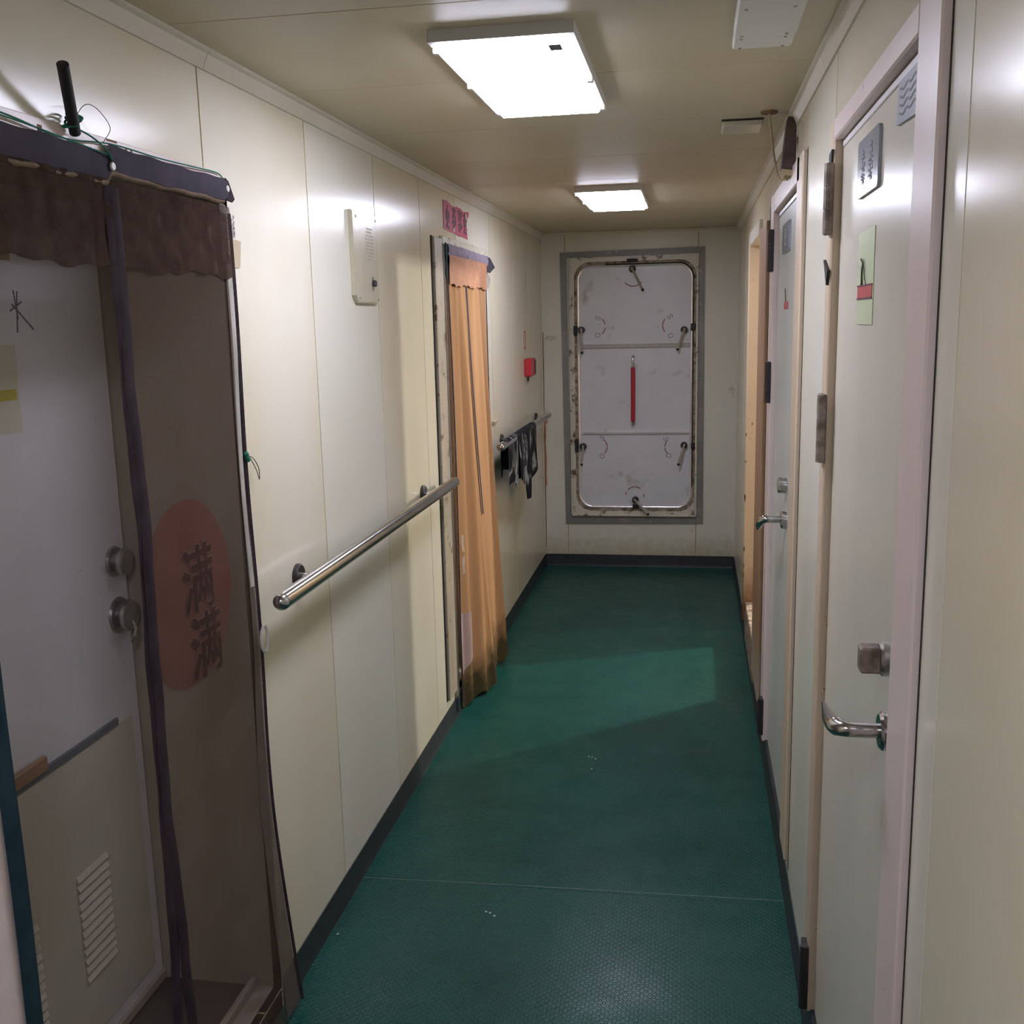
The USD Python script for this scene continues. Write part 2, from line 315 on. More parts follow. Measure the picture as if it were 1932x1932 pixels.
def plate(poly, axis, a, b):
    """shapely polygon: (y,z) for axis x, (x,z) for axis y, (x,y) for axis z; filled between a and b along the axis."""
    out = []
    for g in (poly.geoms if hasattr(poly, 'geoms') else [poly]):
        if g.is_empty or g.area < 1e-9: continue
        m = trimesh.creation.extrude_polygon(g, abs(b - a), engine='earcut') if False else trimesh.creation.extrude_polygon(g, abs(b - a))
        v = m.vertices.copy(); lo = min(a, b)
        if axis == 'x': nv = np.c_[v[:, 2] + lo, v[:, 0], v[:, 1]]; flip = False
        elif axis == 'y': nv = np.c_[v[:, 0], v[:, 2] + lo, v[:, 1]]; flip = True
        else: nv = np.c_[v[:, 0], v[:, 1], v[:, 2] + lo]; flip = False
        out.append(trimesh.Trimesh(nv, m.faces[:, ::-1] if flip else m.faces, process=False))
    return trimesh.util.concatenate(out)

def rrect(x0, x1, y0, y1, r, q=8): return sbox(x0 + r, y0 + r, x1 - r, y1 - r).buffer(r, quad_segs=q)

def sheet(P, double=0.0):
    """Grid of points (n, m, 3) as a surface; double: a second face that far behind along x (a cloth of two faces)."""
    P = np.asarray(P, float); n, m = P.shape[:2]
    i, j = np.meshgrid(np.arange(n - 1), np.arange(m - 1), indexing='ij')
    q = np.stack([i * m + j, i * m + j + 1, (i + 1) * m + j + 1, (i + 1) * m + j], -1).reshape(-1, 4)
    f = np.vstack([q[:, [0, 1, 2]], q[:, [0, 2, 3]]])
    v = P.reshape(-1, 3)
    return trimesh.Trimesh(v, f, process=False)

# ------------------------------------------------------------------ floor
fl = thing('floor', 'green studded rubber floor of the corridor with a welded cross seam', 'floor', kind='structure')
part(fl, 'rubber_sheet', bx(-0.02, W + .02, BACK, 2.632, -0.03, 0, 0), 'floor')
part(fl, 'rubber_sheet', bx(-0.02, W + .02, 2.6335, D + .05, -0.03, 0, 0), 'floor')
part(fl, 'weld_seam', tube([(0.0, 2.622, -.0006), (.35, 2.634, -.0006), (.75, 2.645, -.0006), (W, 2.656, -.0006)], 0.0021, 6), 'paleweld', 'pale welded seam across the floor')

# ------------------------------------------------------------------ walls
T = 0.02
def paneled_wall(name, label, edges, u0_holes, axis, at, inward, mats, H0=0.0, H1=H):
    """A wall of upright panels with narrow recessed joints. edges: joint positions along the wall; the front face is at `at`; the panels reach back by T."""
    t = thing(name, label, 'wall', kind='structure')
    a, b = (at, at - T) if inward > 0 else (at, at + T)
    for k in range(len(edges) - 1):
        g = 0.0026
        poly = sbox(edges[k] + g, H0, edges[k + 1] - g, H1)
        for h in u0_holes: poly = poly.difference(h)
        if poly.is_empty: continue
        part(t, 'wall_panel', plate(poly, axis, a, b), mats[k % len(mats)], smooth=False)
    back = sbox(edges[0], H0, edges[-1], H1)
    for h in u0_holes: back = back.difference(h)
    s = -1 if inward > 0 else 1
    part(t, 'joint_filler', plate(back, axis, at + s * 0.0010, at + s * (T + .012)), 'seam', 'yellowed filler in the panel joints', smooth=False)
    return t

holeA = sbox(1.20, 0.05, 2.045, 1.832)                # net-hung doorway, left
holeB = sbox(3.865, 0.085, 4.66, 1.862)               # orange-curtained doorway, left
wl = paneled_wall('wall_left', 'cream laminate wall on the left with the handrails and two curtained doorways', [BACK, -1.35, -.25, .85, 1.95, 2.505, 3.057, 3.582, 4.13, 4.83, 5.40, 5.95, 6.40, D],
                  [holeA, holeB], 'x', 0.0, 1, ['wall', 'wall', 'wall', 'wall', 'wall', 'wall_b', 'wall', 'wall', 'wall_b'])
hole3 = sbox(1.335, 0.0, 2.10, 1.90); hole4 = sbox(2.79, 0.0, 3.58, 1.91); hole6 = sbox(4.285, 0.19, 5.012, 1.897)
wr = paneled_wall('wall_right', 'cream laminate wall on the right with two closed doors and an open doorway', [BACK, -1.0, -.3, .55, 1.13, 1.225, 2.16, 2.67, 3.68, 3.9, 5.08, 5.65, 6.2, D],
                  [hole3, hole4, hole6], 'x', W, -1, ['wall', 'wall', 'wall', 'wall', 'wall_b', 'wall', 'wall_b', 'wall'])
hole5 = rrect(.205, .952, .363, 1.918, .10)
we = paneled_wall('wall_end', 'grey-cream wall at the far end of the corridor around the steel door', [0, .15, .962, W], [hole5], 'y', D, -1, ['wall_end'])
wb = thing('wall_back', 'plain cream wall behind the photographer', 'wall', kind='structure')
part(wb, 'wall_panel', bx(-.02, W + .02, BACK - .03, BACK, 0, H, 0), 'wall')

# ceiling: cross planks with tight joints
ce = thing('ceiling', 'yellowed cream plank ceiling over the corridor', 'ceiling', kind='structure')
ys = [BACK, -1.69, -1.11, -.53, .05, .64, 1.225, 1.806, 2.375, 2.962, 3.545, 4.13, 4.715, 5.30, 5.885, D]
for k in range(len(ys) - 1):
    part(ce, 'ceiling_plank', bx(-.02, W + .02, ys[k] + .0012, ys[k + 1] - .0012, H, H + .018, .0008), 'ceil', smooth=False)
part(ce, 'joint_filler', bx(-.02, W + .02, BACK, D, H + .003, H + .03, 0), 'seam')

# crown trims, corner beads
def crown(name, label, left):
    s = 1 if left else -1; x0 = 0 if left else W
    t = thing(name, label, 'trim', kind='structure')
    prof = [(0, H - .037), (.005, H - .037), (.009, H - .026), (.016, H - .010), (.023, H - .006), (.023, H), (0, H)]
    ends = [BACK, -.45, 1.97, 4.39, D] if left else [BACK, -.1, 2.31, 4.7, D]
    for a, b in zip(ends[:-1], ends[1:]):
        poly = Polygon([(x0 + s * u, z) for u, z in prof])
        part(t, 'trim_length', plate(poly, 'y', a + .0008, b - .0008), 'crown')
crown('trim_1', 'cream crown trim along the top of the left wall', True)
crown('trim_2', 'cream crown trim along the top of the right wall', False)
t = thing('trim_3', 'yellowed angle bead in the far left corner', 'trim', kind='structure')
part(t, 'angle_bead', plate(Polygon([(0, D), (.022, D), (.022, D - .004), (.004, D - .004), (.004, D - .022), (0, D - .022)]), 'z', SKH, H - .03), 'wall_end')
part(t, 'rust_line', tube(bezier([(.006, D - .0055, 1.5), (.007, D - .0055, 1.2), (.005, D - .0055, .95), (.007, D - .0055, .6), (.006, D - .0055, .12)]), .0022, 6), 'stain')
t = thing('trim_4', 'yellowed angle bead in the far right corner', 'trim', kind='structure')
part(t, 'angle_bead', plate(Polygon([(W, D), (W - .022, D), (W - .022, D - .004), (W - .004, D - .004), (W - .004, D - .022), (W, D - .022)]), 'z', SKH, H - .03), 'wall_end')
t = thing('trim_5', 'thin grey bead where the far wall meets the ceiling', 'trim', kind='structure')
part(t, 'bead', bx(.02, W - .02, D - .008, D, H - .016, H, .003), 'crown')
# red-brown run down the corner
run = thing('stain_run', 'red-brown run of dried liquid in the far left corner below the rail end', 'stain')
run_poly = LineString([(.004, .955), (.010, .90), (.007, .80), (.012, .70), (.009, .60), (.011, .53)]).buffer(.006).union(sbox(.002, .93, .022, .96).buffer(.004))
part(run, 'dried_run', plate(run_poly, 'y', D - .0055, D - .004), 'redlabel')

# skirtings: coved strip, dark
def skirting(name, label, pts_axis, at, a, b, s):
    t = thing(name, label, 'baseboard', kind='structure')
    prof = [(0, 0), (.010, 0), (.0085, .004), (.006, .018), (.004, .060), (.003, SKH), (0, SKH)]
    if pts_axis == 'y':
        part(t, 'strip', plate(Polygon([(at + s * u, z) for u, z in prof]), 'y', a, b), 'skirt')
    else:
        m = plate(Polygon([(at + s * u, z) for u, z in prof]), 'y', a, b)
        v = m.vertices.copy(); m = trimesh.Trimesh(np.c_[v[:, 1], v[:, 0], v[:, 2]], m.faces[:, ::-1], process=False)
        part(t, 'strip', m, 'skirt')
    return t
skirting('baseboard_left', 'dark coved skirting along the left wall', 'y', 0, 2.05, D, 1)
skirting('baseboard_right', 'dark coved skirting along the right wall', 'y', W, BACK, D, -1)
skirting('baseboard_end', 'dark coved skirting under the far steel door', 'x', D, 0, W, -1)

# ------------------------------------------------------------------ ceiling lights
def ceiling_light(y0, y1, x0, x1, label):
    c = ((x0 + x1) / 2, (y0 + y1) / 2, H)
    t = thing('ceiling_light', label, 'ceiling light', c, group=None)
    z = H - .022
    ring = sbox(x0, y0, x1, y1).difference(sbox(x0 + .014, y0 + .014, x1 - .014, y1 - .02))
    part(t, 'housing', plate(ring, 'z', z, H), 'lampwhite')
    part(t, 'back_plate', bx(x0 + .004, x1 - .004, y0 + .004, y1 - .004, H - .004, H - .0005, .001), 'lampwhite')
    part(t, 'diffuser', bx(x0 + .0145, x1 - .0145, y0 + .0145, y1 - .0205, z - .011, z + .006, .004), 'diffuser')
    for px, py in ((x0 + .006, y0 + .05), (x0 + .006, (y0 + y1) / 2), (x1 - .006, (y0 + y1) / 2), (x1 - .006, y1 - .05)):
        part(t, 'latch', bx(px - .007, px + .007, py - .010, py + .010, z - .010, z + .002, .002), 'white')
    return t
cl = ceiling_light(1.955, 2.665, .452, .722, 'nearer lit square-edged ceiling light with a small blue sticker')
part(cl, 'sticker', bx(.672, .694, 1.982, 2.020, H - .0342, H - .0330, 0), 'inkgrey', 'small grey-blue maker sticker on the diffuser')
ceiling_light(4.315, 5.025, .455, .725, 'farther lit ceiling light near the end of the corridor')
ceiling_light(-.405, .305, .452, .722, 'lit ceiling light over the photographer')

# ------------------------------------------------------------------ far steel door
d5 = thing('door_5', 'grey-white watertight steel door with rounded corners at the corridor end', 'door', (.58, D, .28), kind='structure')
outer = Polygon([(.122, 1.980), (1.000, 1.988), (1.004, .290), (.138, .280)])
inner = Polygon([(.160, 1.946), (.966, 1.950), (.970, .330), (.174, .322)])
part(d5, 'border_frame', plate(outer.difference(inner), 'y', D - .014, D), 'greyborder', 'grey painted border frame')
part(d5, 'coaming', plate(inner.difference(rrect(.205, .952, .363, 1.918, .10)), 'y', D - .006, D + .03), 'coaming', 'cream coaming with rust spots')
part(d5, 'coaming_lip', cat_(bx(.174, .186, D - .026, D - .006, .335, 1.940, .004), bx(.952, .966, D - .026, D - .006, .335, 1.946, .004), bx(.18, .962, D - .03, D - .006, .330, .346, .004)), 'coaming')
part(d5, 'gasket', plate(rrect(.203, .954, .361, 1.920, .10).difference(rrect(.221, .936, .381, 1.900, .09)), 'y', D - .003, D + .022), 'rust', 'rusty rubber gasket')
part(d5, 'leaf', plate(rrect(.219, .938, .379, 1.902, .092), 'y', D + .004, D + .03), 'steel_door')
rr = rrect(.229, .928, .389, 1.892, .085, 12).exterior
pp = [(x, D + .002, z) for x, z in list(rr.coords)]
part(d5, 'rim', tube(pp, .0095, 10, cap=False), 'rim', 'bright rolled rim of the leaf')
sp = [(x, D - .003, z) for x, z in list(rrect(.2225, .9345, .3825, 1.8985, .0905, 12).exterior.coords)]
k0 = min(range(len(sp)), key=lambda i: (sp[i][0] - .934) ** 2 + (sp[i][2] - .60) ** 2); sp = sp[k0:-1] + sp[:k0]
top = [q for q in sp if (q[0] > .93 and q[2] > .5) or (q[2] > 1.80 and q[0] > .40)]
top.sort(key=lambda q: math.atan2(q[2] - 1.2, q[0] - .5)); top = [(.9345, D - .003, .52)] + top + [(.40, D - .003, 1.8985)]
part(d5, 'gap_shade', tube(top, .0045, 8), 'black', 'black line painted in as the shadow gap along the top and right of the leaf')  # black tube stands in for the shade beside the rim, top and right only
part(d5, 'rib', bx(.250, .918, D - .004, D + .006, 1.390, 1.416, .004), 'rib', 'broad stained upper rib')
part(d5, 'rib', bx(.250, .918, D - .010, D + .006, .856, .867, .003), 'rim', 'thin bright lower rib')
h = part(d5, 'pull_handle', cat_(tube(bezier([(.569, D + .004, 1.342), (.570, D - .03, 1.336), (.570, D - .038, 1.315), (.570, D - .038, 1.27)], 6), .007, 10), tube(bezier([(.570, D - .038, .945), (.570, D - .036, .925), (.569, D - .02, .918), (.569, D + .004, .918)], 6), .007, 10)), 'steel')
part(h, 'red_sleeve', capsule_rod((.570, D - .038, .932), (.570, D - .038, 1.278), .0135), 'redsleeve', 'red sleeve of the pull handle')
def dog(cx, cz, lx, lz, wx, wz, wdx, wdz):
    """Clamp: hub, lever towards (lx,lz), black wedge block on the frame at (wx,wz)."""
    g = part(d5, 'clamp', disc((cx, D + .004, cz), (0, -1, 0), .021, .036, 16, .004), 'blackmetal', 'black clamp hub')
    u = np.array([lx - cx, 0, lz - cz]); L = np.linalg.norm(u); u /= L
    p0 = np.array([cx, D - .03, cz]); path = [p0 - u * .012, p0 + u * .02, p0 + u * .45 * L + (0, -.010, 0), p0 + u * L + (0, -.022, 0)]
    part(g, 'lever', tube(bezier(path, 5), .0075, 8), 'dogpale', 'worn pale lever')
    part(g, 'tip', trimesh.creation.icosphere(1, .0095).apply_translation(path[-1]), 'blackmetal')
    part(g, 'wedge', bx(wx - wdx, wx + wdx, D - .02, D + .006, wz - wdz, wz + wdz, .004), 'black', 'black wedge on the frame')
dog(.566, 1.868, .630, 1.742, .565, 1.920, .034, .010)
dog(.583, .437, .664, .352, .585, .392, .020, .012)
dog(.250, 1.508, .256, 1.370, .212, 1.505, .011, .03)
dog(.881, 1.496, .842, 1.380, .935, 1.512, .014, .022)
dog(.254, .778, .246, .668, .212, .785, .011, .042)
dog(.885, .785, .852, .670, .940, .78, .012, .02)
def arc(cx, cz, r, a0, a1, w=.0028):
    a = np.radians(np.linspace(a0, a1, 18)); ln = LineString([(cx + r * math.cos(t), cz + r * math.sin(t)) for t in a])
    part(d5, 'arc_mark', plate(ln.buffer(w), 'y', D + .0030, D + .0042), 'redmark', 'faded red arc mark')
arc(.335, 1.527, .062, -48, -10); arc(.335, 1.527, .062, 14, 44)
arc(.812, 1.524, .062, 143, 178); arc(.812, 1.524, .062, 182, 216)
arc(.570, 1.832, .066, 222, 318)
arc(.344, .774, .060, 4, 46); arc(.344, .774, .060, -42, -3)
arc(.826, .772, .060, 138, 176); arc(.826, .772, .060, 186, 220)
arc(.578, .462, .056, 98, 138); arc(.578, .462, .056, 52, 88); arc(.578, .462, .058, -8, 8); arc(.578, .462, .056, 160, 172)
def door_letter(ch, cx, cz, h, rot):
    m = meshkit.text_mesh(ch, h, .001); m.apply_translation(-m.bounds.mean(0))
    a = math.radians(rot); v = m.vertices; x = v[:, 0] * math.cos(a) - v[:, 1] * math.sin(a); z = v[:, 0] * math.sin(a) + v[:, 1] * math.cos(a)
    part(d5, 'letter', trimesh.Trimesh(np.c_[cx + x, D + .0033 - v[:, 2] * .6, cz + z], m.faces, process=False), 'letter', f'faded painted letter {ch}', smooth=False)
for cx, cz, ch, r in ((.352, 1.578, 'S', 62), (.350, 1.474, 'O', 80), (.795, 1.578, 'S', -60), (.80, 1.462, 'O', -80), (.372, .832, 'S', 40), (.372, .715, 'O', 40), (.775, .824, 'S', -70), (.79, .718, 'O', -80)):
    door_letter(ch, cx, cz, .032, r)

# ------------------------------------------------------------------ right wall doors
def lever_set(d, y, zl, zk, label_lever, up, reach):
    """Lever handle on a rose and a lock above it, on the right wall's doors."""
    g = part(d, 'lever_handle', disc((W + .006, y, zl), (-1, 0, 0), .027, .016, 24, .004), 'chrome', label_lever)
    x = W - .058
    part(g, 'lever', tube(bezier([(W - .006, y, zl), (W - .03, y, zl), (x + .004, y - .001, zl + .001), (x - .004, y + .014, zl + up * .004), (x - .008, y + .05, zl + up * .016), (x - .006, y + reach, zl + up * .040)], 7),
                          np.interp(np.linspace(0, 1, 36), [0, .5, .62, .85, 1], [.010, .011, .0135, .011, .004]), 14), 'chrome')
    return g
def door_hinge(d, y0, y1, z0, z1, x_front, m):
    x_b = W - .010
    c = ((x_front + x_b) / 2, (y0 + y1) / 2)
    g = part(d, 'hinge', bx(x_front + .004, x_b, y0, y1, z0, z1, .0015), m, 'worn brown door hinge' if m == 'hinge' else 'black door hinge')
    zz = np.linspace(z0, z1, 4)
    for k in range(3):
        part(g, 'knuckle', tube([(x_front + .007, y0 + .008, zz[k] + .001), (x_front + .007, y0 + .008, zz[k + 1] - .001)], .008, 12), m)

d3 = thing('door_3', 'nearest closed door on the right with blue-grey plaque, green sticker and curved lever', 'door', (W, 1.72, .02), kind='structure')
part(d3, 'leaf', bx(W + .006, W + .04, 1.349, 2.086, .085, 1.878, .002), 'leaf')
part(d3, 'door_stop', cat_(bx(W + .005, W + .03, 1.349, 2.086, 1.8785, 1.890, .001)), 'leaf_l')
part(d3, 'sill', bx(W - .002, W + .05, 1.345, 2.09, 0, .083, .002), 'skirt')
fo = .011
part(d3, 'jamb', bx(W - fo, W + .045, 1.226, 1.345, SKH, 1.930, .003), 'pink', 'wide pinkish near jamb')
part(d3, 'jamb', bx(W - fo, W + .045, 2.09, 2.155, SKH, 1.930, .003), 'tan_clean', 'tan far jamb')
part(d3, 'header', bx(W - fo, W + .045, 1.345, 2.09, 1.892, 1.930, .003), 'pink', 'pinkish header')
part(d3, 'edge_strip', bx(W - .004, W + .006, 1.3465, 1.3515, .09, 1.888, .001), 'chrome', 'bright metal strip on the leaf edge')
part(d3, 'backing', bx(W + .046, W + .06, 1.2, 2.17, 0, 1.95, 0), 'gap')
part(d3, 'dark_gap', bx(W - .0005, W + .004, 1.2185, 1.2255, SKH, 1.935, 0), 'gap')
for z0, z1 in ((1.722, 1.852), (1.286, 1.420), (.085, .235)): door_hinge(d3, 2.082, 2.122, z0, z1, W - .026, 'hinge' if z0 > .5 else 'hinge_d')
lever_set(d3, 1.405, 1.008, 0, 'polished curved lever handle', -0.5, .15)
k = part(d3, 'lock', disc((W + .006, 1.405, 1.112), (-1, 0, 0), .024, .020, 24, .004), 'steel', 'round rim lock with a square thumb turn')
part(k, 'thumb_turn', bx(W - .040, W - .012, 1.390, 1.418, 1.094, 1.130, .003), 'hinge')
ps = [(1.640, 1.762), (1.640, 1.850), (1.862, 1.842), (1.862, 1.764)]
pq = part(d3, 'plaque', plate(rrect(1.665, 1.866, 1.760, 1.850, .010), 'x', W + .001, W + .007), 'plaque', 'blue-grey plaque with two columns of dark characters')
def strokes(y0, y1, z0, z1, n, seed, w=.0018):
    """A column of hand-brushed strokes, too blurred in the photograph to read."""
    r = random.Random(seed); out = []
    for k in range(n):
        zc = z1 - (k + .5) * (z1 - z0) / n; hh = (z1 - z0) / n * .42; ww = (y1 - y0) * .5; yc = (y0 + y1) / 2
        for _ in range(3): zz = zc + r.uniform(-hh, hh); out.append(LineString([(yc - ww * r.uniform(.5, 1), zz), (yc + ww * r.uniform(.5, 1), zz + r.uniform(-.3, .3) * hh)]))
        out.append(LineString([(yc + r.uniform(-.3, .3) * ww, zc + hh), (yc + r.uniform(-.5, .5) * ww, zc - hh)]))
        out.append(LineString([(yc - .7 * ww, zc - hh), (yc - .2 * ww, zc + .2 * hh)]))
    return unary_union([s.buffer(w, quad_segs=2) for s in out])
part(pq, 'lettering', plate(strokes(1.788, 1.828, 1.778, 1.834, 3, 3, .0013).union(strokes(1.712, 1.758, 1.776, 1.836, 3, 4, .0013)), 'x', W + .0004, W + .001), 'inkgrey', 'dark characters, not readable', smooth=False)
bs = part(d3, 'blue_sheet', plate(Polygon([(1.352, 1.876), (1.352, 1.812), (1.535, 1.822), (1.530, 1.876)]), 'x', W + .002, W + .006), 'bluesheet', 'blue printed sheet with pale wavy lines near the top')
for k in range(4):
    z = 1.832 + k * .0105
    part(bs, 'wavy_line', plate(LineString([(y, z + .002 * math.sin((y - 1.36) * 130)) for y in np.linspace(1.39, 1.515, 24)]).buffer(.0016), 'x', W + .0014, W + .002), 'plaque')
gs = part(d3, 'green_sticker', plate(Polygon([(1.690, 1.705), (1.845, 1.703), (1.842, 1.556), (1.686, 1.556)]), 'x', W + .0045, W + .006), 'palegreen', 'pale green upright sticker with red block and cord')
part(gs, 'red_block', plate(sbox(1.694, 1.598, 1.836, 1.617), 'x', W + .0035, W + .0045), 'redprint', 'red block with dark edges')
part(gs, 'dark_edge', plate(unary_union([sbox(1.692, 1.6165, 1.838, 1.619), sbox(1.692, 1.596, 1.838, 1.5985)]), 'x', W + .003, W + .0044), 'ink')
part(gs, 'cord', tube(bezier([(W + .003, 1.792, 1.619), (W + .001, 1.778, 1.642), (W + .001, 1.772, 1.652), (W, 1.786, 1.659), (W + .002, 1.796, 1.660)]), .0016, 6), 'cord')
part(gs, 'cord', tube(bezier([(W + .003, 1.752, 1.619), (W + .002, 1.760, 1.632), (W + .002, 1.770, 1.650)]), .0009, 6), 'cord')
part(d3, 'black_tape', plate(Polygon([(2.09, 1.876), (2.125, 1.872), (2.13, 1.862), (2.095, 1.835)]), 'x', W - .0145, W - .011), 'black', 'scrap of black tape by the top hinge')
part(d3, 'black_tape', plate(Polygon([(2.085, 1.655), (2.15, 1.678), (2.10, 1.628)]), 'x', W - .0165, W - .011), 'black', 'torn black tape flag below the top hinge')

d4 = thing('door_4', 'farther closed door on the right, grey-green with black hinges', 'door', (W, 3.15, .02), kind='structure')
part(d4, 'leaf', bx(W + .006, W + .04, 2.804, 3.566, .085, 1.884, .002), 'leaf_g')
part(d4, 'sill', bx(W - .002, W + .05, 2.745, 3.57, 0, .083, .002), 'skirt')
part(d4, 'jamb', bx(W - .012, W + .045, 2.664, 2.80, .115, 1.962, .003), 'tan_clean', 'tan near jamb that stops short of the floor')
part(d4, 'jamb', bx(W - .012, W + .045, 3.57, 3.70, SKH, 1.962, .003), 'pink', 'pinkish far jamb')
part(d4, 'header', bx(W - .012, W + .045, 2.745, 3.57, 1.90, 1.962, .003), 'pink')
part(d4, 'door_stop', bx(W + .004, W + .03, 2.749, 3.566, 1.8845, 1.898, .001), 'steel')
part(d4, 'backing', bx(W + .046, W + .06, 2.66, 3.71, 0, 1.97, 0), 'gap')
part(d4, 'dark_gap', bx(W - .0008, W + .004, 2.657, 2.6638, .09, 1.965, 0), 'gap')
for z0, z1 in ((1.714, 1.848), (1.283, 1.420), (.100, .235)): door_hinge(d4, 3.566, 3.60, z0, z1, W - .028, 'hinge_d')
lever_set(d4, 3.05, .985, 0, 'polished lever handle drooping at its tip', -1.5, .15)
part(d4, 'lock', disc((W + .006, 3.06, 1.085), (-1, 0, 0), .024, .026, 20, .005), 'chrome', 'round chrome lock')
pq = part(d4, 'plaque', plate(rrect(3.13, 3.37, 1.756, 1.842, .010), 'x', W + .001, W + .007), 'plaque', 'blue-grey plaque with dark characters on the farther door')
part(pq, 'lettering', plate(strokes(3.21, 3.29, 1.772, 1.830, 3, 9, .003), 'x', W + .0004, W + .001), 'inkgrey', 'dark characters, not readable', smooth=False)
part(d4, 'pale_sheet', plate(sbox(2.80, 1.800, 2.99, 1.872), 'x', W + .004, W + .006), 'bluesheet', 'pale blue sheet near the top')
part(d4, 'red_block', plate(sbox(3.165, 1.590, 3.30, 1.612), 'x', W + .0045, W + .006), 'redprint', 'small red printed block')
part(d4, 'cord', tube(bezier([(W + .004, 3.23, 1.612), (W + .003, 3.235, 1.635), (W + .003, 3.25, 1.65)]), .0014, 6), 'cord')
part(d4, 'pale_label', plate(sbox(3.02, 1.075, 3.10, 1.10), 'x', W + .0048, W + .006), 'plaque', 'small pale label by the lock')

# open doorway: tan jambs, brown casing, a room behind
d6 = thing('door_6', 'open doorway on the right near the far end with tan and brown jambs', 'doorway', (W, 4.65, .0), kind='structure')
part(d6, 'casing', bx(W - .012, W + .02, 3.90, 4.298, .10, 1.905, .003), 'brown', 'brown casing board beside the opening')
part(d6, 'dark_gap', bx(W - .001, W + .005, 3.885, 3.8985, .08, 1.95, 0), 'gap')
part(d6, 'jamb', bx(W - .016, W + .14, 5.00, 5.07, .10, 1.945, .003), 'tan', 'tan far jamb with chipped edge')
part(d6, 'header', bx(W - .016, W + .14, 4.30, 5.00, 1.885, 1.945, .003), 'leaf', 'cream header')
part(d6, 'sill', bx(W - .006, W + .14, 4.30, 5.0, 0, .195, .004), 'rust', 'rusted raised sill')
part(d6, 'jamb_return', bx(W + .02, W + .14, 4.29, 4.30, .10, 1.885, 0), 'tan')
r_chip = random.Random(11); chips = []
for k in range(9):
    z = r_chip.uniform(.28, 1.2); chips.append(bx(W - .0175, W - .012, 4.9985, 5.004 + r_chip.uniform(.002, .012), z, z + r_chip.uniform(.008, .03), .001))
part(d6, 'chipped_paint', cat_(*chips), 'stain', 'dark chips on the jamb edge')
rm = thing('room_shell', 'tan walls of the side room behind the open doorway', 'room', (2.2, 5.2, 0), kind='structure')
part(rm, 'wall', bx(W + .14, 3.4, 6.45, 6.5, 0, 2.3, 0), 'room'); part(rm, 'wall', bx(W + .14, 3.4, 4.05, 4.10, 0, 2.3, 0), 'room')
part(rm, 'wall', bx(3.4, 3.45, 4.05, 6.5, 0, 2.3, 0), 'room'); part(rm, 'floor', bx(W + .14, 3.45, 4.05, 6.5, -.03, 0, 0), 'alcove_floor')
part(rm, 'ceiling', bx(W + .10, 3.45, 4.05, 6.5, 2.3, 2.33, 0), 'ceil')
part(rm, 'partition', plate(sbox(4.05, 0, 6.5, 2.3).difference(sbox(4.285, .0, 5.012, 1.897)), 'x', W + .0335, W + .1395), 'room')
rl = thing('globe_lamp', 'round lamp hanging in the side room beyond the doorway', 'lamp', (2.66, 5.55, 2.3))
part(rl, 'stem', tube([(2.66, 5.55, 2.3), (2.66, 5.55, 2.05)], .008, 8), 'white')
part(rl, 'globe', trimesh.creation.icosphere(1, .032).apply_translation((2.66, 5.55, 1.99)), 'globe')

# ------------------------------------------------------------------ left doorway with brown net
d1 = thing('door_1', 'recessed grey door behind the brown net curtain on the left', 'door', (-.15, 1.62, .05), kind='structure')
AX, AY0, AY1 = -.30, 1.20, 2.0435
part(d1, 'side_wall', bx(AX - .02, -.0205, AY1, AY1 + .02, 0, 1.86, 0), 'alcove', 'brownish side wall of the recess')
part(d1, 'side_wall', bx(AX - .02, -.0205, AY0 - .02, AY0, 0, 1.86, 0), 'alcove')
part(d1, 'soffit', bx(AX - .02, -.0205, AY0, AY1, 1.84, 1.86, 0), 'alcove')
part(d1, 'recess_floor', bx(AX - .02, -.075, AY0, AY1, -.02, .05, .001), 'alcove_floor', 'dark floor of the recess')
part(d1, 'sill', cat_(bx(-.075, -.060, AY0, AY1, -.02, .075, .003), bx(-.06, -.02, AY0, AY1, -.02, .055, .003), bx(-.02, .0, AY0, AY1, -.02, .0498, .003)), 'brown', 'brown raised sill')
part(d1, 'leaf', bx(AX - .02, AX + .004, AY0, AY1 - .004, .075, 1.84, .002), 'leaf_l', 'light grey door leaf')
part(d1, 'threshold', bx(AX - .02, AX + .010, AY0, AY1, .05, .076, .003), 'brown')
part(d1, 'kick_panel', bx(AX + .004, AX + .007, AY0 + .02, 2.005, .11, .730, .001), 'kick', 'beige lower panel with louvre slots')
part(d1, 'trim_bar', bx(AX + .004, AX + .011, AY0 + .02, 1.945, .728, .746, .002), 'inkgrey', 'dark grey bar along the lower panel')
part(d1, 'brown_block', bx(AX + .007, AX + .018, AY0 + .1, 1.685, .742, .772, .003), 'brown', 'brown strip on the bar')
for col, (ya, yb, z0, n) in enumerate(((1.36, 1.612, .452, 12), (1.745, 1.855, .470, 12))):
    for k in range(n):
        z = z0 - k * .0205
        part(d1, 'louvre', plate(Polygon([(AX + .006, z - .008), (AX + .006, z + .009), (AX + .0085, z + .006), (AX + .0125, z - .004), (AX + .012, z - .006)]), 'y', ya, yb), 'kick')
def knob(z, s):
    g = part(d1, 'knob', tube([(AX + q, 1.995, z) for q in (.004, .010, .0102, .014, .026, .034, .038, .0385)], np.array([.036, .034, .022, .024, .031, .030, .022, .001]) * s, 28), 'steel', 'round steel knob' if z > 1 else 'round steel knob with a key below')
    return g
knob(1.082, .95); g = knob(.962, 1.12)
part(g, 'key', cat_(tube([(AX + .036, 1.992, .95), (AX + .045, 1.990, .935), (AX + .042, 1.988, .918)], .004, 8), disc((AX + .036, 1.988, .912), (1, 0, 0), .011, .004, 12, .001)), 'chrome')
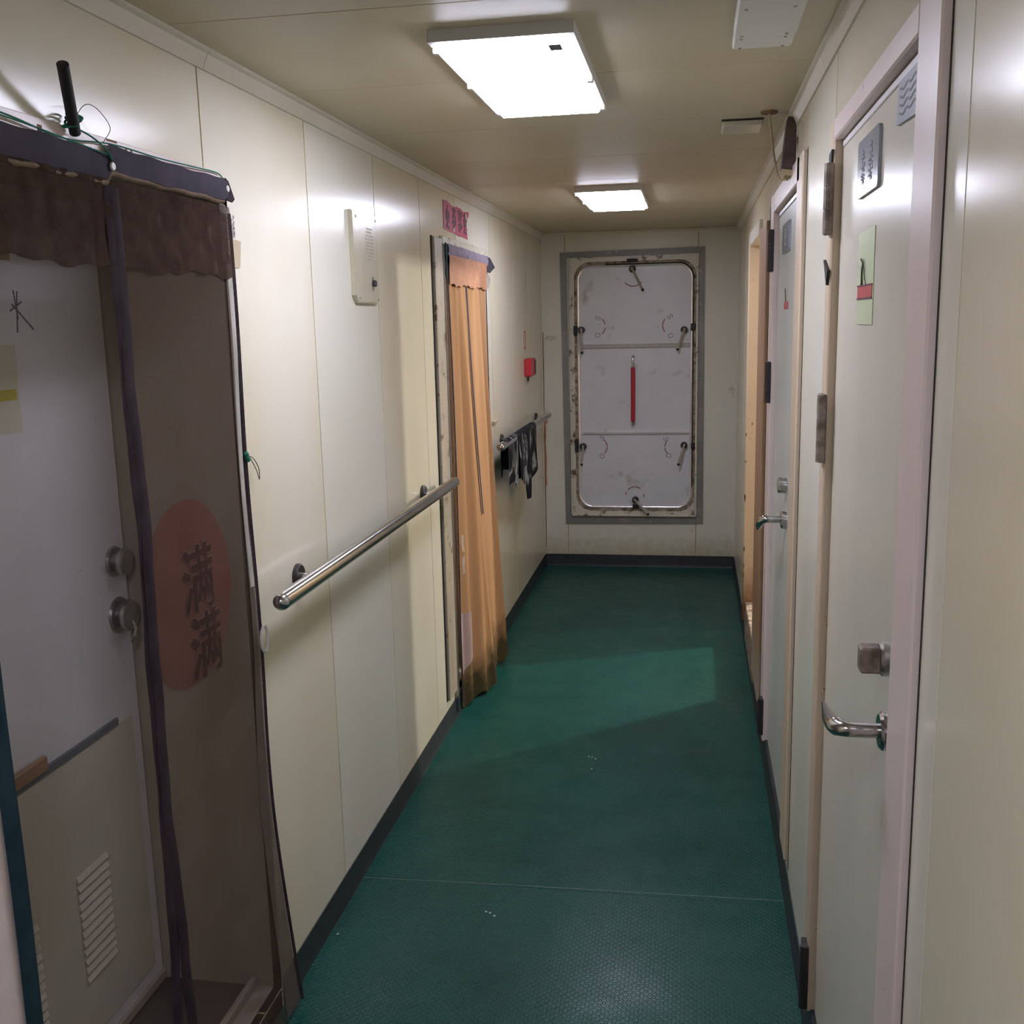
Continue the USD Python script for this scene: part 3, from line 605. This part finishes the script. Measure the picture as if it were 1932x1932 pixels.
sc = [LineString([(1.752, 1.650), (1.758, 1.60)]), LineString([(1.762, 1.648), (1.752, 1.575)]), LineString([(1.738, 1.614), (1.772, 1.630)]), LineString([(1.745, 1.625), (1.800, 1.580)])]
part(d1, 'scrawl', plate(unary_union([s.buffer(.0016) for s in sc]), 'x', AX + .004, AX + .0046), 'pencil', 'pencil scrawl on the door')
part(d1, 'yellow_sticker', plate(Polygon([(1.56, 1.554), (1.738, 1.552), (1.735, 1.392), (1.56, 1.392)]), 'x', AX + .004, AX + .005), 'labelpale', 'pale sticker with a yellow stripe')
part(d1, 'yellow_stripe', plate(sbox(1.565, 1.452, 1.728, 1.472), 'x', AX + .005, AX + .0056), 'yellow')
part(d1, 'brown_sticker', plate(sbox(1.60, 1.704, 1.752, 1.79), 'x', AX + .004, AX + .005), 'paper')

# painted frame of that doorway: top strip and near jamb
fr = thing('trim_6', 'worn pinkish-white door frame strip around the brown net doorway', 'trim', (0, 1.6, 0), kind='structure')
part(fr, 'top_strip', bx(0.0004, .006, 1.10, 2.0, 1.834, 1.878, .001), 'pink')
part(fr, 'near_strip', bx(0.0004, .008, 1.118, 1.198, .0, 1.834, .002), 'pink', 'rust-stained near strip')
rs = [bx(.006, .0068, y, y + w, z, z + h, 0) for y, w, z, h in ((1.418, .010, 1.852, .016), (1.515, .01, 1.872, .004), (1.655, .005, 1.862, .010), (1.672, .004, 1.864, .008), (1.60, .03, 1.874, .003))]
part(fr, 'rust_mark', cat_(*rs), 'stain')

# the net: two panels, heading, trims
nc = thing('net_curtain', 'sheer brown net door curtain with purple edging and a red disc print', 'curtain', (0, 1.62, .03))
def net_x(y, z):
    low = max(0.0, (.75 - z) / .75)
    return .009 + .035 * low ** 2 * (0.5 + 0.5 * (y - 1.2) / .84) + .0022 * math.sin(y * 34 + z * 3.0) + .002 * math.sin(z * 9 + y * 6)
def net_y(y, z):
    """The edges wander: the right edge swings out low down."""
    low = max(0.0, (.6 - z) / .6)
    return y + .030 * low ** 2 * max(0, (y - 1.62) / .42)
def net_panel(y0, y1, z0, z1, ny, nz, dx=0.0, yf=None):
    zs = np.linspace(z0, z1, nz); P = []
    for z in zs:
        a, b = (y0, y1) if yf is None else yf(z)
        P.append([(net_x(y, z) + dx, net_y(y, z), z) for y in np.linspace(a, b, ny)])
    return sheet(P)
def split(z, side):                                    # below 0.62 m the two halves part
    low = max(0.0, (.70 - z) / .70)
    return 1.578 - .075 * low ** 1.3 * (1 if side < 0 else 0) + (.012 * low if side > 0 else 0)
nl = part(nc, 'net_panel', net_panel(0, 0, .02, 1.80, 14, 40, yf=lambda z: (1.196, split(z, -1))), 'net_left', 'left half of the net', smooth=True)
nr = part(nc, 'net_panel', net_panel(0, 0, .02, 1.80, 18, 40, yf=lambda z: (split(z, 1), 2.022)), 'net', 'right half of the net with the red disc', smooth=True)
def wrinkled(y0, y1, z0, z1, ny, nz, dx, amp, seed):
    r = np.random.RandomState(seed); ph = r.uniform(0, 6.28, 6); P = []
    for z in np.linspace(z0, z1, nz):
        P.append([(.009 + dx + amp * (math.sin(y * 61 + ph[0] + 9 * z) * math.sin(z * 90 + ph[1]) + .6 * math.sin(y * 130 + ph[2] + z * 40)), y, z + (.004 * math.sin(y * 23 + ph[3]) + .003 * math.sin(y * 71 + ph[4]) if z == z0 else 0)) for y in np.linspace(y0, y1, ny)])
    return sheet(P)
part(nc, 'edge_hem', net_panel(0, 0, .02, 1.72, 4, 40, dx=.0022, yf=lambda z: (1.990 - .04 * max(0, .9 - z), 2.022)), 'net_hem', 'doubled net hem at the far edge', smooth=True)
part(nc, 'folded_heading', wrinkled(1.19, 2.02, 1.675, 1.812, 60, 12, .007, .004, 2), 'valance', 'dark wrinkled fold of net under the band', smooth=True)
def band(y0, y1, zc, hh, dx, n, amp, seed, sag=0.0):
    r = np.random.RandomState(seed); ph = r.uniform(0, 6.28, 3)
    P = []
    for f_ in (-1, -.55, 0, .55, 1):
        P.append([(dx + .004 * (1 - f_ * f_) + amp * math.sin(y * 25 + ph[0]), y, zc(y) + f_ * hh + .0012 * math.sin(y * 60 + ph[1])) for y in np.linspace(y0, y1, n)])
    return sheet(P)
part(nc, 'top_band', band(1.15, 1.588, lambda y: 1.829 + .004 * math.sin((y - 1.15) * 7), .0225, .014, 30, .0015, 3), 'purple_g', 'grey-purple heading band', smooth=True)
part(nc, 'top_band', band(1.586, 2.012, lambda y: 1.846 - .0025 * math.sin((y - 1.58) * 7), .0205, .016, 30, .0015, 5), 'purple_g', smooth=True)
part(nc, 'band_corner', plate(Polygon([(2.005, 1.866), (2.018, 1.862), (2.042, 1.829), (2.03, 1.822), (2.005, 1.824)]), 'x', .016, .019), 'purple', 'folded dark band corner')
part(nc, 'fastener_strip', band(1.19, 2.005, lambda y: 1.806 + (.016 if y > 1.586 else 0) * 1.0, .005, .0125, 60, .0008, 8), 'velcro', 'yellowed fastener strip under the band', smooth=True)
def trim_strip(side, w, z0, z1, dx, yfun, n=46):
    P = []
    for z in np.linspace(z0, z1, n):
        yc = yfun(z); P.append([(net_x(yc, z) + dx + .0035 * (1 - q * q), net_y(yc, z) + q * w, z) for q in (-1, -.5, 0, .5, 1)])
    return sheet(P)
jig = lambda z: .0022 * math.sin(z * 17) + .0014 * math.sin(z * 41 + 1)
part(nc, 'edge_trim', trim_strip(0, .0165, .02, 1.80, .006, lambda z: split(z, -1) + jig(z)), 'purple', 'left half of the dark purple middle edging', smooth=True)
part(nc, 'edge_trim', trim_strip(0, .0165, .02, 1.80, .0085, lambda z: split(z, 1) + .008 + jig(z + .3)), 'purple', 'right half of the dark purple middle edging', smooth=True)
part(nc, 'edge_trim', trim_strip(0, .018, .02, 1.80, .004, lambda z: 1.185), 'darkteal', 'dark teal edging at the near jamb', smooth=True)
part(nc, 'edge_trim', trim_strip(0, .007, .02, 1.80, .004, lambda z: 2.026), 'purple', 'narrow dark edging at the far jamb', smooth=True)
part(nc, 'tape_strip', trim_strip(0, .010, 1.03, 1.70, .002, lambda z: 2.006 + .004 * math.sin(z * 9)), 'whiteedge', 'greyed white fastening tape inside the far edge', smooth=True)
for y, z in ((1.587, 1.832), (2.008, 1.846)):
    part(nc, 'rivet', disc((.019, y, z), (1, 0, 0), .0065, .0035, 16, .001), 'white', 'white rivet')
def on_net(poly, dx, m, label=None, sub=None):
    mesh = plate(poly, 'x', 0, .0006).subdivide_to_size(.03)
    v = mesh.vertices.copy(); v[:, 0] += [net_x(y, z) + dx for y, z in v[:, 1:]]; v[:, 1] = [net_y(y, z) for y, z in v[:, 1:]]
    return part(nr, sub, trimesh.Trimesh(v, mesh.faces, process=False), m, label, smooth=False)
on_net(Point(1.738, 1.085).buffer(.178, quad_segs=24).intersection(sbox(1.602, .8, 2.0, 1.4)), .0012, 'netprint', 'faded red disc print', 'red_disc')
GLYPH = [[[(27,65),(27,72),(98,72),(98,65),(76,65),(77,55),(94,55),(94,3),(90,0),(76,0),(74,4),(88,7),(87,47),(76,48),(74,42),(85,21),(80,18),(72,29),(67,17),(64,12),(62,12),(57,17),(65,27),(69,48),(57,48),(55,39),(63,27),(58,24),(53,29),(45,15),(38,18),(38,0),(30,0),(30,55),(50,55),(51,65)],[(57,56),(69,55),(70,65),(58,65)],[(38,21),(41,22),(46,30),(49,48),(38,48)]],[[(28,84),(28,91),(46,91),(46,100),(53,100),(53,91),(70,91),(71,99),(79,100),(79,91),(98,91),(98,84),(79,84),(79,75),(71,76),(70,84),(54,84),(53,75),(46,75),(46,84)]],[[(2,7),(18,39),(22,39),(26,35),(10,2)]],[[(6,91),(9,97),(12,97),(22,90),(26,87),(26,83),(20,80)]],[[(0,61),(6,67),(19,60),(21,55),(16,51),(6,58)]]]
gl = unary_union([Polygon(g[0], g[1:]) for g in GLYPH])
for cyy, czz in ((1.775, 1.108), (1.790, .975)):
    q = affinity.translate(affinity.scale(gl, .00115, .00125, origin=(50, 50)), cyy - 50, czz - 50).buffer(.0016)
    on_net(q.buffer(.0032), .0022, 'netline', 'pale outline of a printed character', 'character_outline')
    on_net(q, .0032, 'netchar', 'dark printed character', 'character')
# bits on its edge
tp = thing('paper_tab', 'small tan paper tab stuck at the upper right of the brown net', 'paper tab', (.004, 2.04, 1.72))
part(tp, 'tab', plate(Polygon([(2.004, 1.747), (2.050, 1.752), (2.094, 1.751), (2.082, 1.697), (2.04, 1.694), (2.004, 1.690)]), 'x', .0006, .003), 'paper')
wt = thing('peeling_tape', 'curl of peeling white tape above the tan paper tab', 'tape', (.004, 2.04, 1.79))
part(wt, 'tape_strip', plate(Polygon([(2.005, 1.822), (2.03, 1.818), (2.055, 1.795), (2.072, 1.770), (2.07, 1.757), (2.03, 1.752), (2.004, 1.756)]), 'x', .0006, .002), 'whiteedge')
for k in range(4):
    z = 1.798 - k * .011
    part(wt, 'ruffle', tube(bezier([(.003, 2.012, z), (.007, 2.035, z - .006), (.005, 2.058, z - .006), (.003, 2.066, z + .002)]), .0015, 5), 'rib')
sk = thing('marker_stick', 'black stick standing behind the door frame over the brown net', 'stick', (.02, 1.49, 1.87))
part(sk, 'stick', tube([(.017, 1.495, 1.868), (.038, 1.4535, 1.9055), (.0595, 1.411, 1.944), (.060, 1.410, 1.945)], [.0085, .0085, .0085, .003], 14), 'black')
gt = thing('green_twine', 'green twine strung along the frame above the brown net with a knot at the stick', 'twine', (.01, 1.6, 1.86))
part(gt, 'strand', tube(bezier([(.012, 1.2, 1.874), (.013, 1.35, 1.866), (.012, 1.47, 1.857), (.014, 1.60, 1.868), (.014, 1.75, 1.868), (.013, 1.9, 1.872), (.010, 1.99, 1.874), (.010, 2.02, 1.862)]), .0013, 6), 'green')
part(gt, 'strand', tube(bezier([(.012, 1.2, 1.868), (.013, 1.38, 1.862), (.013, 1.52, 1.854), (.020, 1.585, 1.848)]), .0012, 6), 'green')
part(gt, 'knot', cat_(*[tube(bezier([(.018 + .012 * math.cos(a), 1.484 + .003 * k + .009 * math.sin(a), 1.876 + .004 * k + .003 * math.sin(a + k)) for a in np.linspace(0, 6.28, 10)], 4), .0017, 6) for k in range(5)]), 'green')
part(gt, 'strand', tube(bezier([(.022, 1.49, 1.874), (.022, 1.53, 1.868), (.021, 1.57, 1.856), (.021, 1.586, 1.842)]), .0014, 6), 'green')
part(gt, 'loose_end', tube(bezier([(.02, 1.49, 1.885), (.024, 1.51, 1.908), (.026, 1.53, 1.914), (.024, 1.56, 1.908), (.020, 1.59, 1.89), (.014, 1.575, 1.866)]), .0006, 5), 'wire')
th = thing('green_thread', 'knot of green thread with a dark loop on the right edge of the brown net', 'thread', (.012, 2.02, 1.30))
part(th, 'knot', cat_(*[trimesh.creation.icosphere(1, .006).apply_translation((.014, 2.022 + .003 * k, 1.312 - .006 * k)) for k in range(3)]), 'green')
part(th, 'loop', tube(bezier([(.014, 2.026, 1.308), (.016, 2.05, 1.30), (.016, 2.075, 1.275), (.014, 2.080, 1.250), (.014, 2.068, 1.272), (.014, 2.04, 1.302)]), .0009, 6), 'wire')
th2 = thing('green_thread', 'frayed green thread lower down the brown net edge above the white ring', 'thread', (.012, 2.02, 1.0))
part(th2, 'strand', tube(bezier([(.014, 2.03, 1.045), (.015, 2.026, 1.01), (.014, 2.032, .985), (.015, 2.024, .965)]), .0022, 6), 'green')
rg = thing('curtain_ring', 'small white plastic ring on the right edge of the brown net', 'ring', (.02, 2.03, .905))
part(rg, 'ring', tube([(.020, 2.036 + .017 * math.cos(a), .905 + .030 * math.sin(a)) for a in np.linspace(0, 2 * math.pi, 33)], .0035, 8, cap=False), 'white')

# ------------------------------------------------------------------ left doorway with orange curtain
d2 = thing('door_2', 'narrow frame and grey door behind the orange curtain', 'door', (0, 4.2, .08), kind='structure')
part(d2, 'jamb', bx(.0004, .012, 3.735, 3.862, .115, 1.882, .002), 'old_jamb', 'worn near jamb with rust streaks')
part(d2, 'jamb', bx(.0004, .012, 4.662, 4.70, .085, 1.882, .002), 'coaming')
part(d2, 'header', bx(.0004, .012, 3.862, 4.662, 1.862, 1.893, .002), 'coaming')
part(d2, 'dark_gap', bx(-.001, .004, 3.722, 3.7345, .115, 1.885, 0), 'gap')
part(d2, 'metal_edge', bx(.0004, .018, 3.8625, 3.872, .02, 1.86, .002), 'steel', 'bright metal edge of the jamb')
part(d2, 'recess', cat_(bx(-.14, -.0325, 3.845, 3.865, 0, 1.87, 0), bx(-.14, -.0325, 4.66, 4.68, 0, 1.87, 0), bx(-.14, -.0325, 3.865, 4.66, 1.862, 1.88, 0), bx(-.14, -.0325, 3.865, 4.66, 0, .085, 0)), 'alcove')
part(d2, 'leaf', bx(-.14, -.10, 3.867, 4.658, .087, 1.86, .002), 'leaf_l')

oc = thing('orange_curtain', 'orange sheer door curtain in two soiled panels hanging to the floor', 'curtain', (.02, 4.25, .0))
def interp(x, xs, ys_): return float(np.interp(x, xs, ys_))
HEM_Y = [3.88, 3.97, 4.06, 4.13, 4.19, 4.22]; HEM_X = [.018, .024, .045, .075, .108, .085]
HEM2_Y = [4.24, 4.34, 4.44, 4.52, 4.58, 4.66, 4.72]; HEM2_X = [.035, .050, .060, .082, .080, .045, .030]
def curtain_half(y0t, y1t, y0b, y1b, hy, hx, zb, seed, nf):
    r = np.random.RandomState(seed); ph = r.uniform(0, 6.28, 4); P = []
    for z in np.linspace(0, 1, 70):
        zz = zb + (1.812 - zb) * z; t = 1 - z; row = []
        for q in np.linspace(0, 1, 60):
            yt = y0t + (y1t - y0t) * q; yb_ = y0b + (y1b - y0b) * q; y = yt + (yb_ - yt) * t ** 1.4
            top = .016 + .004 * math.sin(q * nf * 6.28 * 1.6 + ph[0]); bot = interp(yb_, hy, hx) + .014 * math.sin(q * nf * 6.28 + ph[1])
            x = top + (bot - top) * t ** 1.1 + .015 * (t * (1 - t) * 3.2 + .25 * t) * math.sin(q * nf * 6.28 + ph[2] + 1.0 * t)
            row.append((max(x, .014), y, zz + (.012 * t ** 8 * math.sin(q * 19 + ph[3]))))
        P.append(row)
    return np.array(P)
PA = curtain_half(3.885, 4.222, 3.93, 4.22, HEM_Y, HEM_X, .014, 3, 2.6); PB = curtain_half(4.228, 4.622, 4.25, 4.70, HEM2_Y, HEM2_X, .03, 6, 2.8)
part(oc, 'panel', sheet(PA), 'orange', 'nearer orange panel, darkly soiled at the hem', smooth=True)
part(oc, 'panel', sheet(PB), 'orange', 'farther orange panel', smooth=True)
def cloth_strip(P, c0, w, z0, z1, dx):
    rows = [r for r in P if z0 <= r[c0][2] <= z1]
    return sheet([[(r[c0][0] + dx + .003 * (1 - q * q), r[c0][1] + q * w, r[c0][2]) for q in (-1, -.4, .4, 1)] for r in rows])
part(oc, 'heading', wrinkled(3.895, 4.618, 1.715, 1.826, 46, 8, .0185, .0012, 5), 'orange_d', 'doubled darker orange heading', smooth=True)
part(oc, 'top_band', band(3.90, 4.235, lambda y: 1.846, .020, .022, 16, .0012, 3), 'lilac', 'faded lilac heading band', smooth=True)
part(oc, 'top_band', band(4.235, 4.665, lambda y: 1.843 - .010 * (y - 4.235), .021, .024, 18, .0012, 4), 'lilac', smooth=True)
part(oc, 'band_corner', plate(Polygon([(4.655, 1.862), (4.74, 1.855), (4.845, 1.820), (4.72, 1.790), (4.655, 1.800)]), 'x', .020, .023), 'purple_g', 'loose corner of the band')
part(oc, 'dark_flap', plate(Polygon([(3.862, 1.868), (3.925, 1.862), (3.985, 1.834), (3.96, 1.812), (3.905, 1.792), (3.89, 1.74), (3.866, 1.74)]), 'x', .020, .0225), 'darkteal', 'black-blue cloth flap in the top corner')
part(oc, 'middle_trim', sheet([[(max(ra[-1][0], rb[0][0]) + .004 + .003 * (1 - q * q), ra[-1][1] + .003 + q * .011, ra[-1][2]) for q in (-1, -.4, .4, 1)] for ra, rb in zip(PA, PB) if .76 < ra[-1][2] < 1.80]), 'purple_g', 'dark trim between the two panels', smooth=True)
part(oc, 'near_trim', cloth_strip(PA, 0, .013, .02, 1.80, .004), 'purple', 'dark purple near edging', smooth=True)
part(oc, 'far_trim', cloth_strip(PB, -1, .006, .03, 1.80, .003), 'purple', smooth=True)
pr_ = []
for z in np.linspace(0, 1, 8):
    row = []
    for c in range(3, 22):
        zz = (.145 + .085 * (c - 3) / 18) * (1 - z) + .405 * z; k = int(np.argmin(np.abs(PA[:, c, 2] - zz))); row.append((PA[k, c, 0] + .004, PA[k, c, 1], zz))
    pr_.append(row)
part(oc, 'sewn_patch', sheet(pr_), 'patch', 'lilac patch sewn on low at the near edge', smooth=True)
r_t = np.random.RandomState(4)
for zc in (.70, .61):
    part(oc, 'clear_tape', sheet([[(.034 + .006 * r_t.rand(), 3.925 + .022 * q + .012 * r_t.rand(), zc + .035 * s + .01 * r_t.rand()) for q in (-1, 0, 1)] for s in (-1, -.3, .4, 1)]), 'cleartape', 'crumpled clear tape', smooth=False)
ct = thing('clear_tape', 'crumpled clear tape on the wall at the upper right of the orange curtain', 'tape', (.004, 4.76, 1.78))
part(ct, 'tape_strip', plate(Polygon([(4.70, 1.800), (4.76, 1.795), (4.835, 1.766), (4.78, 1.722), (4.745, 1.728)]), 'x', .0008, .003), 'cleartape')

# ------------------------------------------------------------------ handrails
def handrail(label, y0, y1, ya, yb, z, x=.066):
    t = thing('handrail', label, 'handrail', (0, (y0 + y1) / 2, z))
    part(t, 'rod', capsule_rod((x, y0, z), (x, y1, z), .0195, 22), 'chrome')
    for yy in (ya, yb):
        f_ = part(t, 'flange', disc((.0, yy, z - .008), (1, 0, 0), .030, .012, 24, .004), 'blackmetal', 'black wall flange')
        part(f_, 'stem', tube([(.010, yy, z - .008), (.03, yy, z - .008), (x - .008, yy, z - .003)], .0095, 12), 'chrome')
    return t
handrail('polished steel handrail on the left wall between the two curtains', 2.015, 3.715, 2.289, 3.477, .990)
handrail('shorter steel handrail at the far end with a camouflage cloth over it', 4.63, 6.28, 5.007, 6.158, 1.002)

# camouflage cloth hanging over the far rail
ca = thing('camouflage_cloth', 'black and grey camouflage cloth hung over the far handrail', 'cloth', (.07, 5.2, .7))
def cloth(y0, y1, zbot, xs, n=28, m=26, seed=1):
    r = np.random.RandomState(seed); ph = r.uniform(0, 6.28, 3); P = []
    for s in np.linspace(0, 1, m):
        row = []
        for q in np.linspace(0, 1, n):
            y = y0 + (y1 - y0) * q + .02 * s * math.sin(q * 7 + ph[0]); zb = zbot(q)
            if s < .12: a = math.pi * (.5 - .5 * s / .12); x = .066 + .0235 * math.cos(a) * xs; z = 1.002 + .0235 * math.sin(a)
            else: z = 1.002 + (zb - 1.002) * (s - .12) / .88; x = .066 + xs * (.023 + .010 * math.sin(q * 16 + ph[1]) * (s - .12) + .006 * (s - .12))
            row.append((x, y, z))
        P.append(row)
    return sheet(P)
part(ca, 'front_flap', cloth(5.02, 5.60, lambda q: interp(q, [0, .12, .25, .34, .36, .5, .52, .75, 1], [.79, .77, .76, .74, .66, .655, .72, .745, .80]), 1, seed=2), 'camo', smooth=True)
part(ca, 'side_flap', cloth(4.74, 5.08, lambda q: interp(q, [0, .25, .45, .6, .8, 1], [.80, .815, .815, .765, .80, .79]), .8, seed=4, n=20), 'camo', smooth=True)
part(ca, 'back_flap', cloth(4.76, 5.58, lambda q: .84 + .02 * math.sin(q * 9), -1, seed=3), 'camo', smooth=True)

# ------------------------------------------------------------------ small things on the left wall
ic = thing('intercom', 'cream wall intercom with a black oval switch on the left wall', 'intercom', (0, 2.91, 1.76))
body = Polygon([(2.808, 1.886), (3.036, 1.886), (3.036, 1.655), (3.012, 1.634), (2.832, 1.634), (2.808, 1.655)])
part(ic, 'cover', cat_(plate(body, 'x', 0.0, .010), plate(body.buffer(-.003), 'x', .010, .012)), 'intercom')
holes = unary_union([Point(2.955 + .011 * i + (.0055 if j % 2 else 0), 1.758 + .0095 * j).buffer(.0028, quad_segs=3) for i in range(-3, 4) for j in range(10) if abs(i) < 3 or 1 < j < 8])
part(ic, 'speaker_grille', plate(holes, 'x', .012, .0126), 'intercom_d', 'dotted speaker grille', smooth=False)
part(ic, 'switch', cat_(plate(affinity.scale(Point(2.972, 1.690).buffer(.012), 1, 1.7), 'x', .012, .014)), 'steel', 'oval switch plate')
part(ic, 'toggle', bx(.014, .022, 2.960, 2.985, 1.682, 1.700, .003), 'black', 'black toggle')
for y, z in ((2.842, 1.870), (2.845, 1.648), (3.02, 1.645), (3.022, 1.872)): part(ic, 'screw', disc((.012, y, z), (1, 0, 0), .004, .002, 8, .0005), 'steel')

rp = thing('red_paper_sign', 'torn red paper sign with dark brushed characters above the orange curtain', 'sign', (0, 4.15, 1.975))
outl = Polygon([(3.935, 2.030), (4.00, 2.033), (4.06, 2.024), (4.13, 2.019), (4.15, 2.026), (4.24, 2.026), (4.28, 2.018), (4.395, 2.027), (4.385, 2.008), (4.352, 1.995), (4.356, 1.96), (4.345, 1.94), (4.356, 1.913), (4.25, 1.917), (4.20, 1.914), (4.10, 1.920), (4.0, 1.921), (3.935, 1.926), (3.932, 2.0)])
part(rp, 'paper', plate(outl, 'x', .0006, .002), 'redpaper')
for k, yc in enumerate((4.00, 4.11, 4.22, 4.315)):
    part(rp, 'brushed_character', plate(strokes(yc - .034, yc + .034, 1.932, 2.016, 2, 21 + k, .0055).intersection(outl.buffer(-.004)), 'x', .002, .0026), 'ink', smooth=False)
for q in (Point(4.105, 1.932).buffer(.009), affinity.scale(Point(4.335, 2.004).buffer(.008), 1.2, 1.6), Polygon([(4.342, 1.985), (4.352, 1.98), (4.354, 1.952), (4.338, 1.958)])):
    part(rp, 'torn_spot', plate(q, 'x', .002, .0028), 'tear', smooth=False)
rlb = thing('red_label', 'narrow faded red label on the wall above the red call point', 'label', (0, 5.80, 1.46))
part(rlb, 'label_strip', plate(sbox(5.750, 1.400, 5.862, 1.525), 'x', .0004, .0016), 'labelpale')
part(rlb, 'red_print', plate(sbox(5.762, 1.416, 5.850, 1.518).difference(sbox(5.785, 1.43, 5.827, 1.505)), 'x', .0016, .0024), 'redlabel')
cpt = thing('call_point', 'small red alarm call point box on the left wall near the far corner', 'call point', (0, 5.9, 1.31))
part(cpt, 'body', bx(0, .040, 5.772, 5.960, 1.262, 1.362, .006), 'redbox')
part(cpt, 'dark_panel', bx(.040, .0415, 5.90, 5.95, 1.275, 1.350, .001), 'ink')
part(cpt, 'stub', tube([(.018, 5.80, 1.262), (.018, 5.80, 1.235)], .006, 8), 'blackmetal')
clip = thing('wall_clip', 'tiny tan clip on the left wall beside the orange curtain edge', 'clip', (0, 4.8, 1.10))
part(clip, 'clip', bx(0, .012, 4.79, 4.90, 1.098, 1.108, .002), 'paper')

# ------------------------------------------------------------------ right wall top: dark box lamp and cable; ceiling boxes
xb = thing('wall_box', 'dark rusty upright box high on the right wall above the farther door', 'box', (W, 2.96, 2.0))
prof = Polygon([(W, 2.085), (W - .026, 2.085), (W - .040, 1.955), (W - .002, 1.950)])
part(xb, 'case', plate(prof, 'y', 2.934, 2.998), 'exitdark', 'dark brown rusted case')
part(xb, 'side_panel', plate(prof.buffer(-.003), 'y', 2.930, 2.934), 'exitdark')
part(xb, 'end_cap', plate(Polygon([(W - .040, 1.9545), (W - .002, 1.9495), (W - .006, 1.934), (W - .030, 1.938)]), 'y', 2.934, 2.998), 'cable', 'cream lower end')
part(xb, 'back_strip', bx(W - .004, W, 2.92, 3.01, 1.935, 2.095, .001), 'coaming')
cb = thing('cable', 'thin cream cable drooping from the ceiling to the box on the right wall', 'cable', (1.14, 2.95, 2.1))
part(cb, 'cable', tube(bezier([(1.128, 2.93, H), (1.132, 2.94, 2.07), (1.140, 2.97, 2.03), (1.150, 3.02, 1.992), (1.165, 3.04, 1.945), (1.185, 3.005, 1.935)]), .0035, 8), 'cable')
part(cb, 'grommet', disc((1.128, 2.93, H), (0, 0, -1), .022, .006, 16, .002), 'stain', 'rust-stained grommet')
b1 = thing('ceiling_box', 'grey two-part box screwed to the ceiling at the right', 'box', (1.06, 2.0, H))
part(b1, 'cover', bx(1.005, 1.118, 1.845, 2.083, H - .020, H, .003), 'greybox')
part(b1, 'cover', bx(1.006, 1.117, 2.086, 2.175, H - .018, H, .003), 'greybox')
for x, y in ((1.02, 1.90), (1.10, 1.90), (1.02, 2.07), (1.10, 2.07), (1.02, 2.10), (1.10, 2.10), (1.02, 2.165), (1.10, 2.165)):
    part(b1, 'screw', disc((x, y, H - (.020 if y < 2.085 else .018)), (0, 0, -1), .003, .0015, 8, .0005), 'steel')
b2 = thing('ceiling_box', 'small flat cream box on the ceiling beyond the grey box', 'box', (1.06, 3.1, H))
part(b2, 'cover', bx(1.010, 1.118, 3.02, 3.16, H - .016, H, .003), 'intercom')
part(b2, 'shadow_gap', bx(1.008, 1.120, 3.01, 3.02, H - .004, H, .001), 'gap')

# ------------------------------------------------------------------ floor scraps
for k, (x, y, lab) in enumerate(((.594, 3.43, 'white paper speck on the green floor in the middle of the corridor'), (.586, 3.53, 'tiny pale speck just beyond the white one on the floor'), (.409, 2.49, 'pale specks on the near green floor left of centre'), (.030, 2.34, 'white speck beside the left skirting'))):
    s = thing('paper_scrap', lab, 'scrap', (x, y, 0))
    part(s, 'scrap', cat_(*[bx(x + dx - .003, x + dx + .003, y + dy - .003, y + dy + .003, 0, .0022, .0008) for dx, dy in ([(0, 0)] if k in (0, 3) else [(0, 0), (.014, -.012), (-.012, .004)])]), 'scrap')
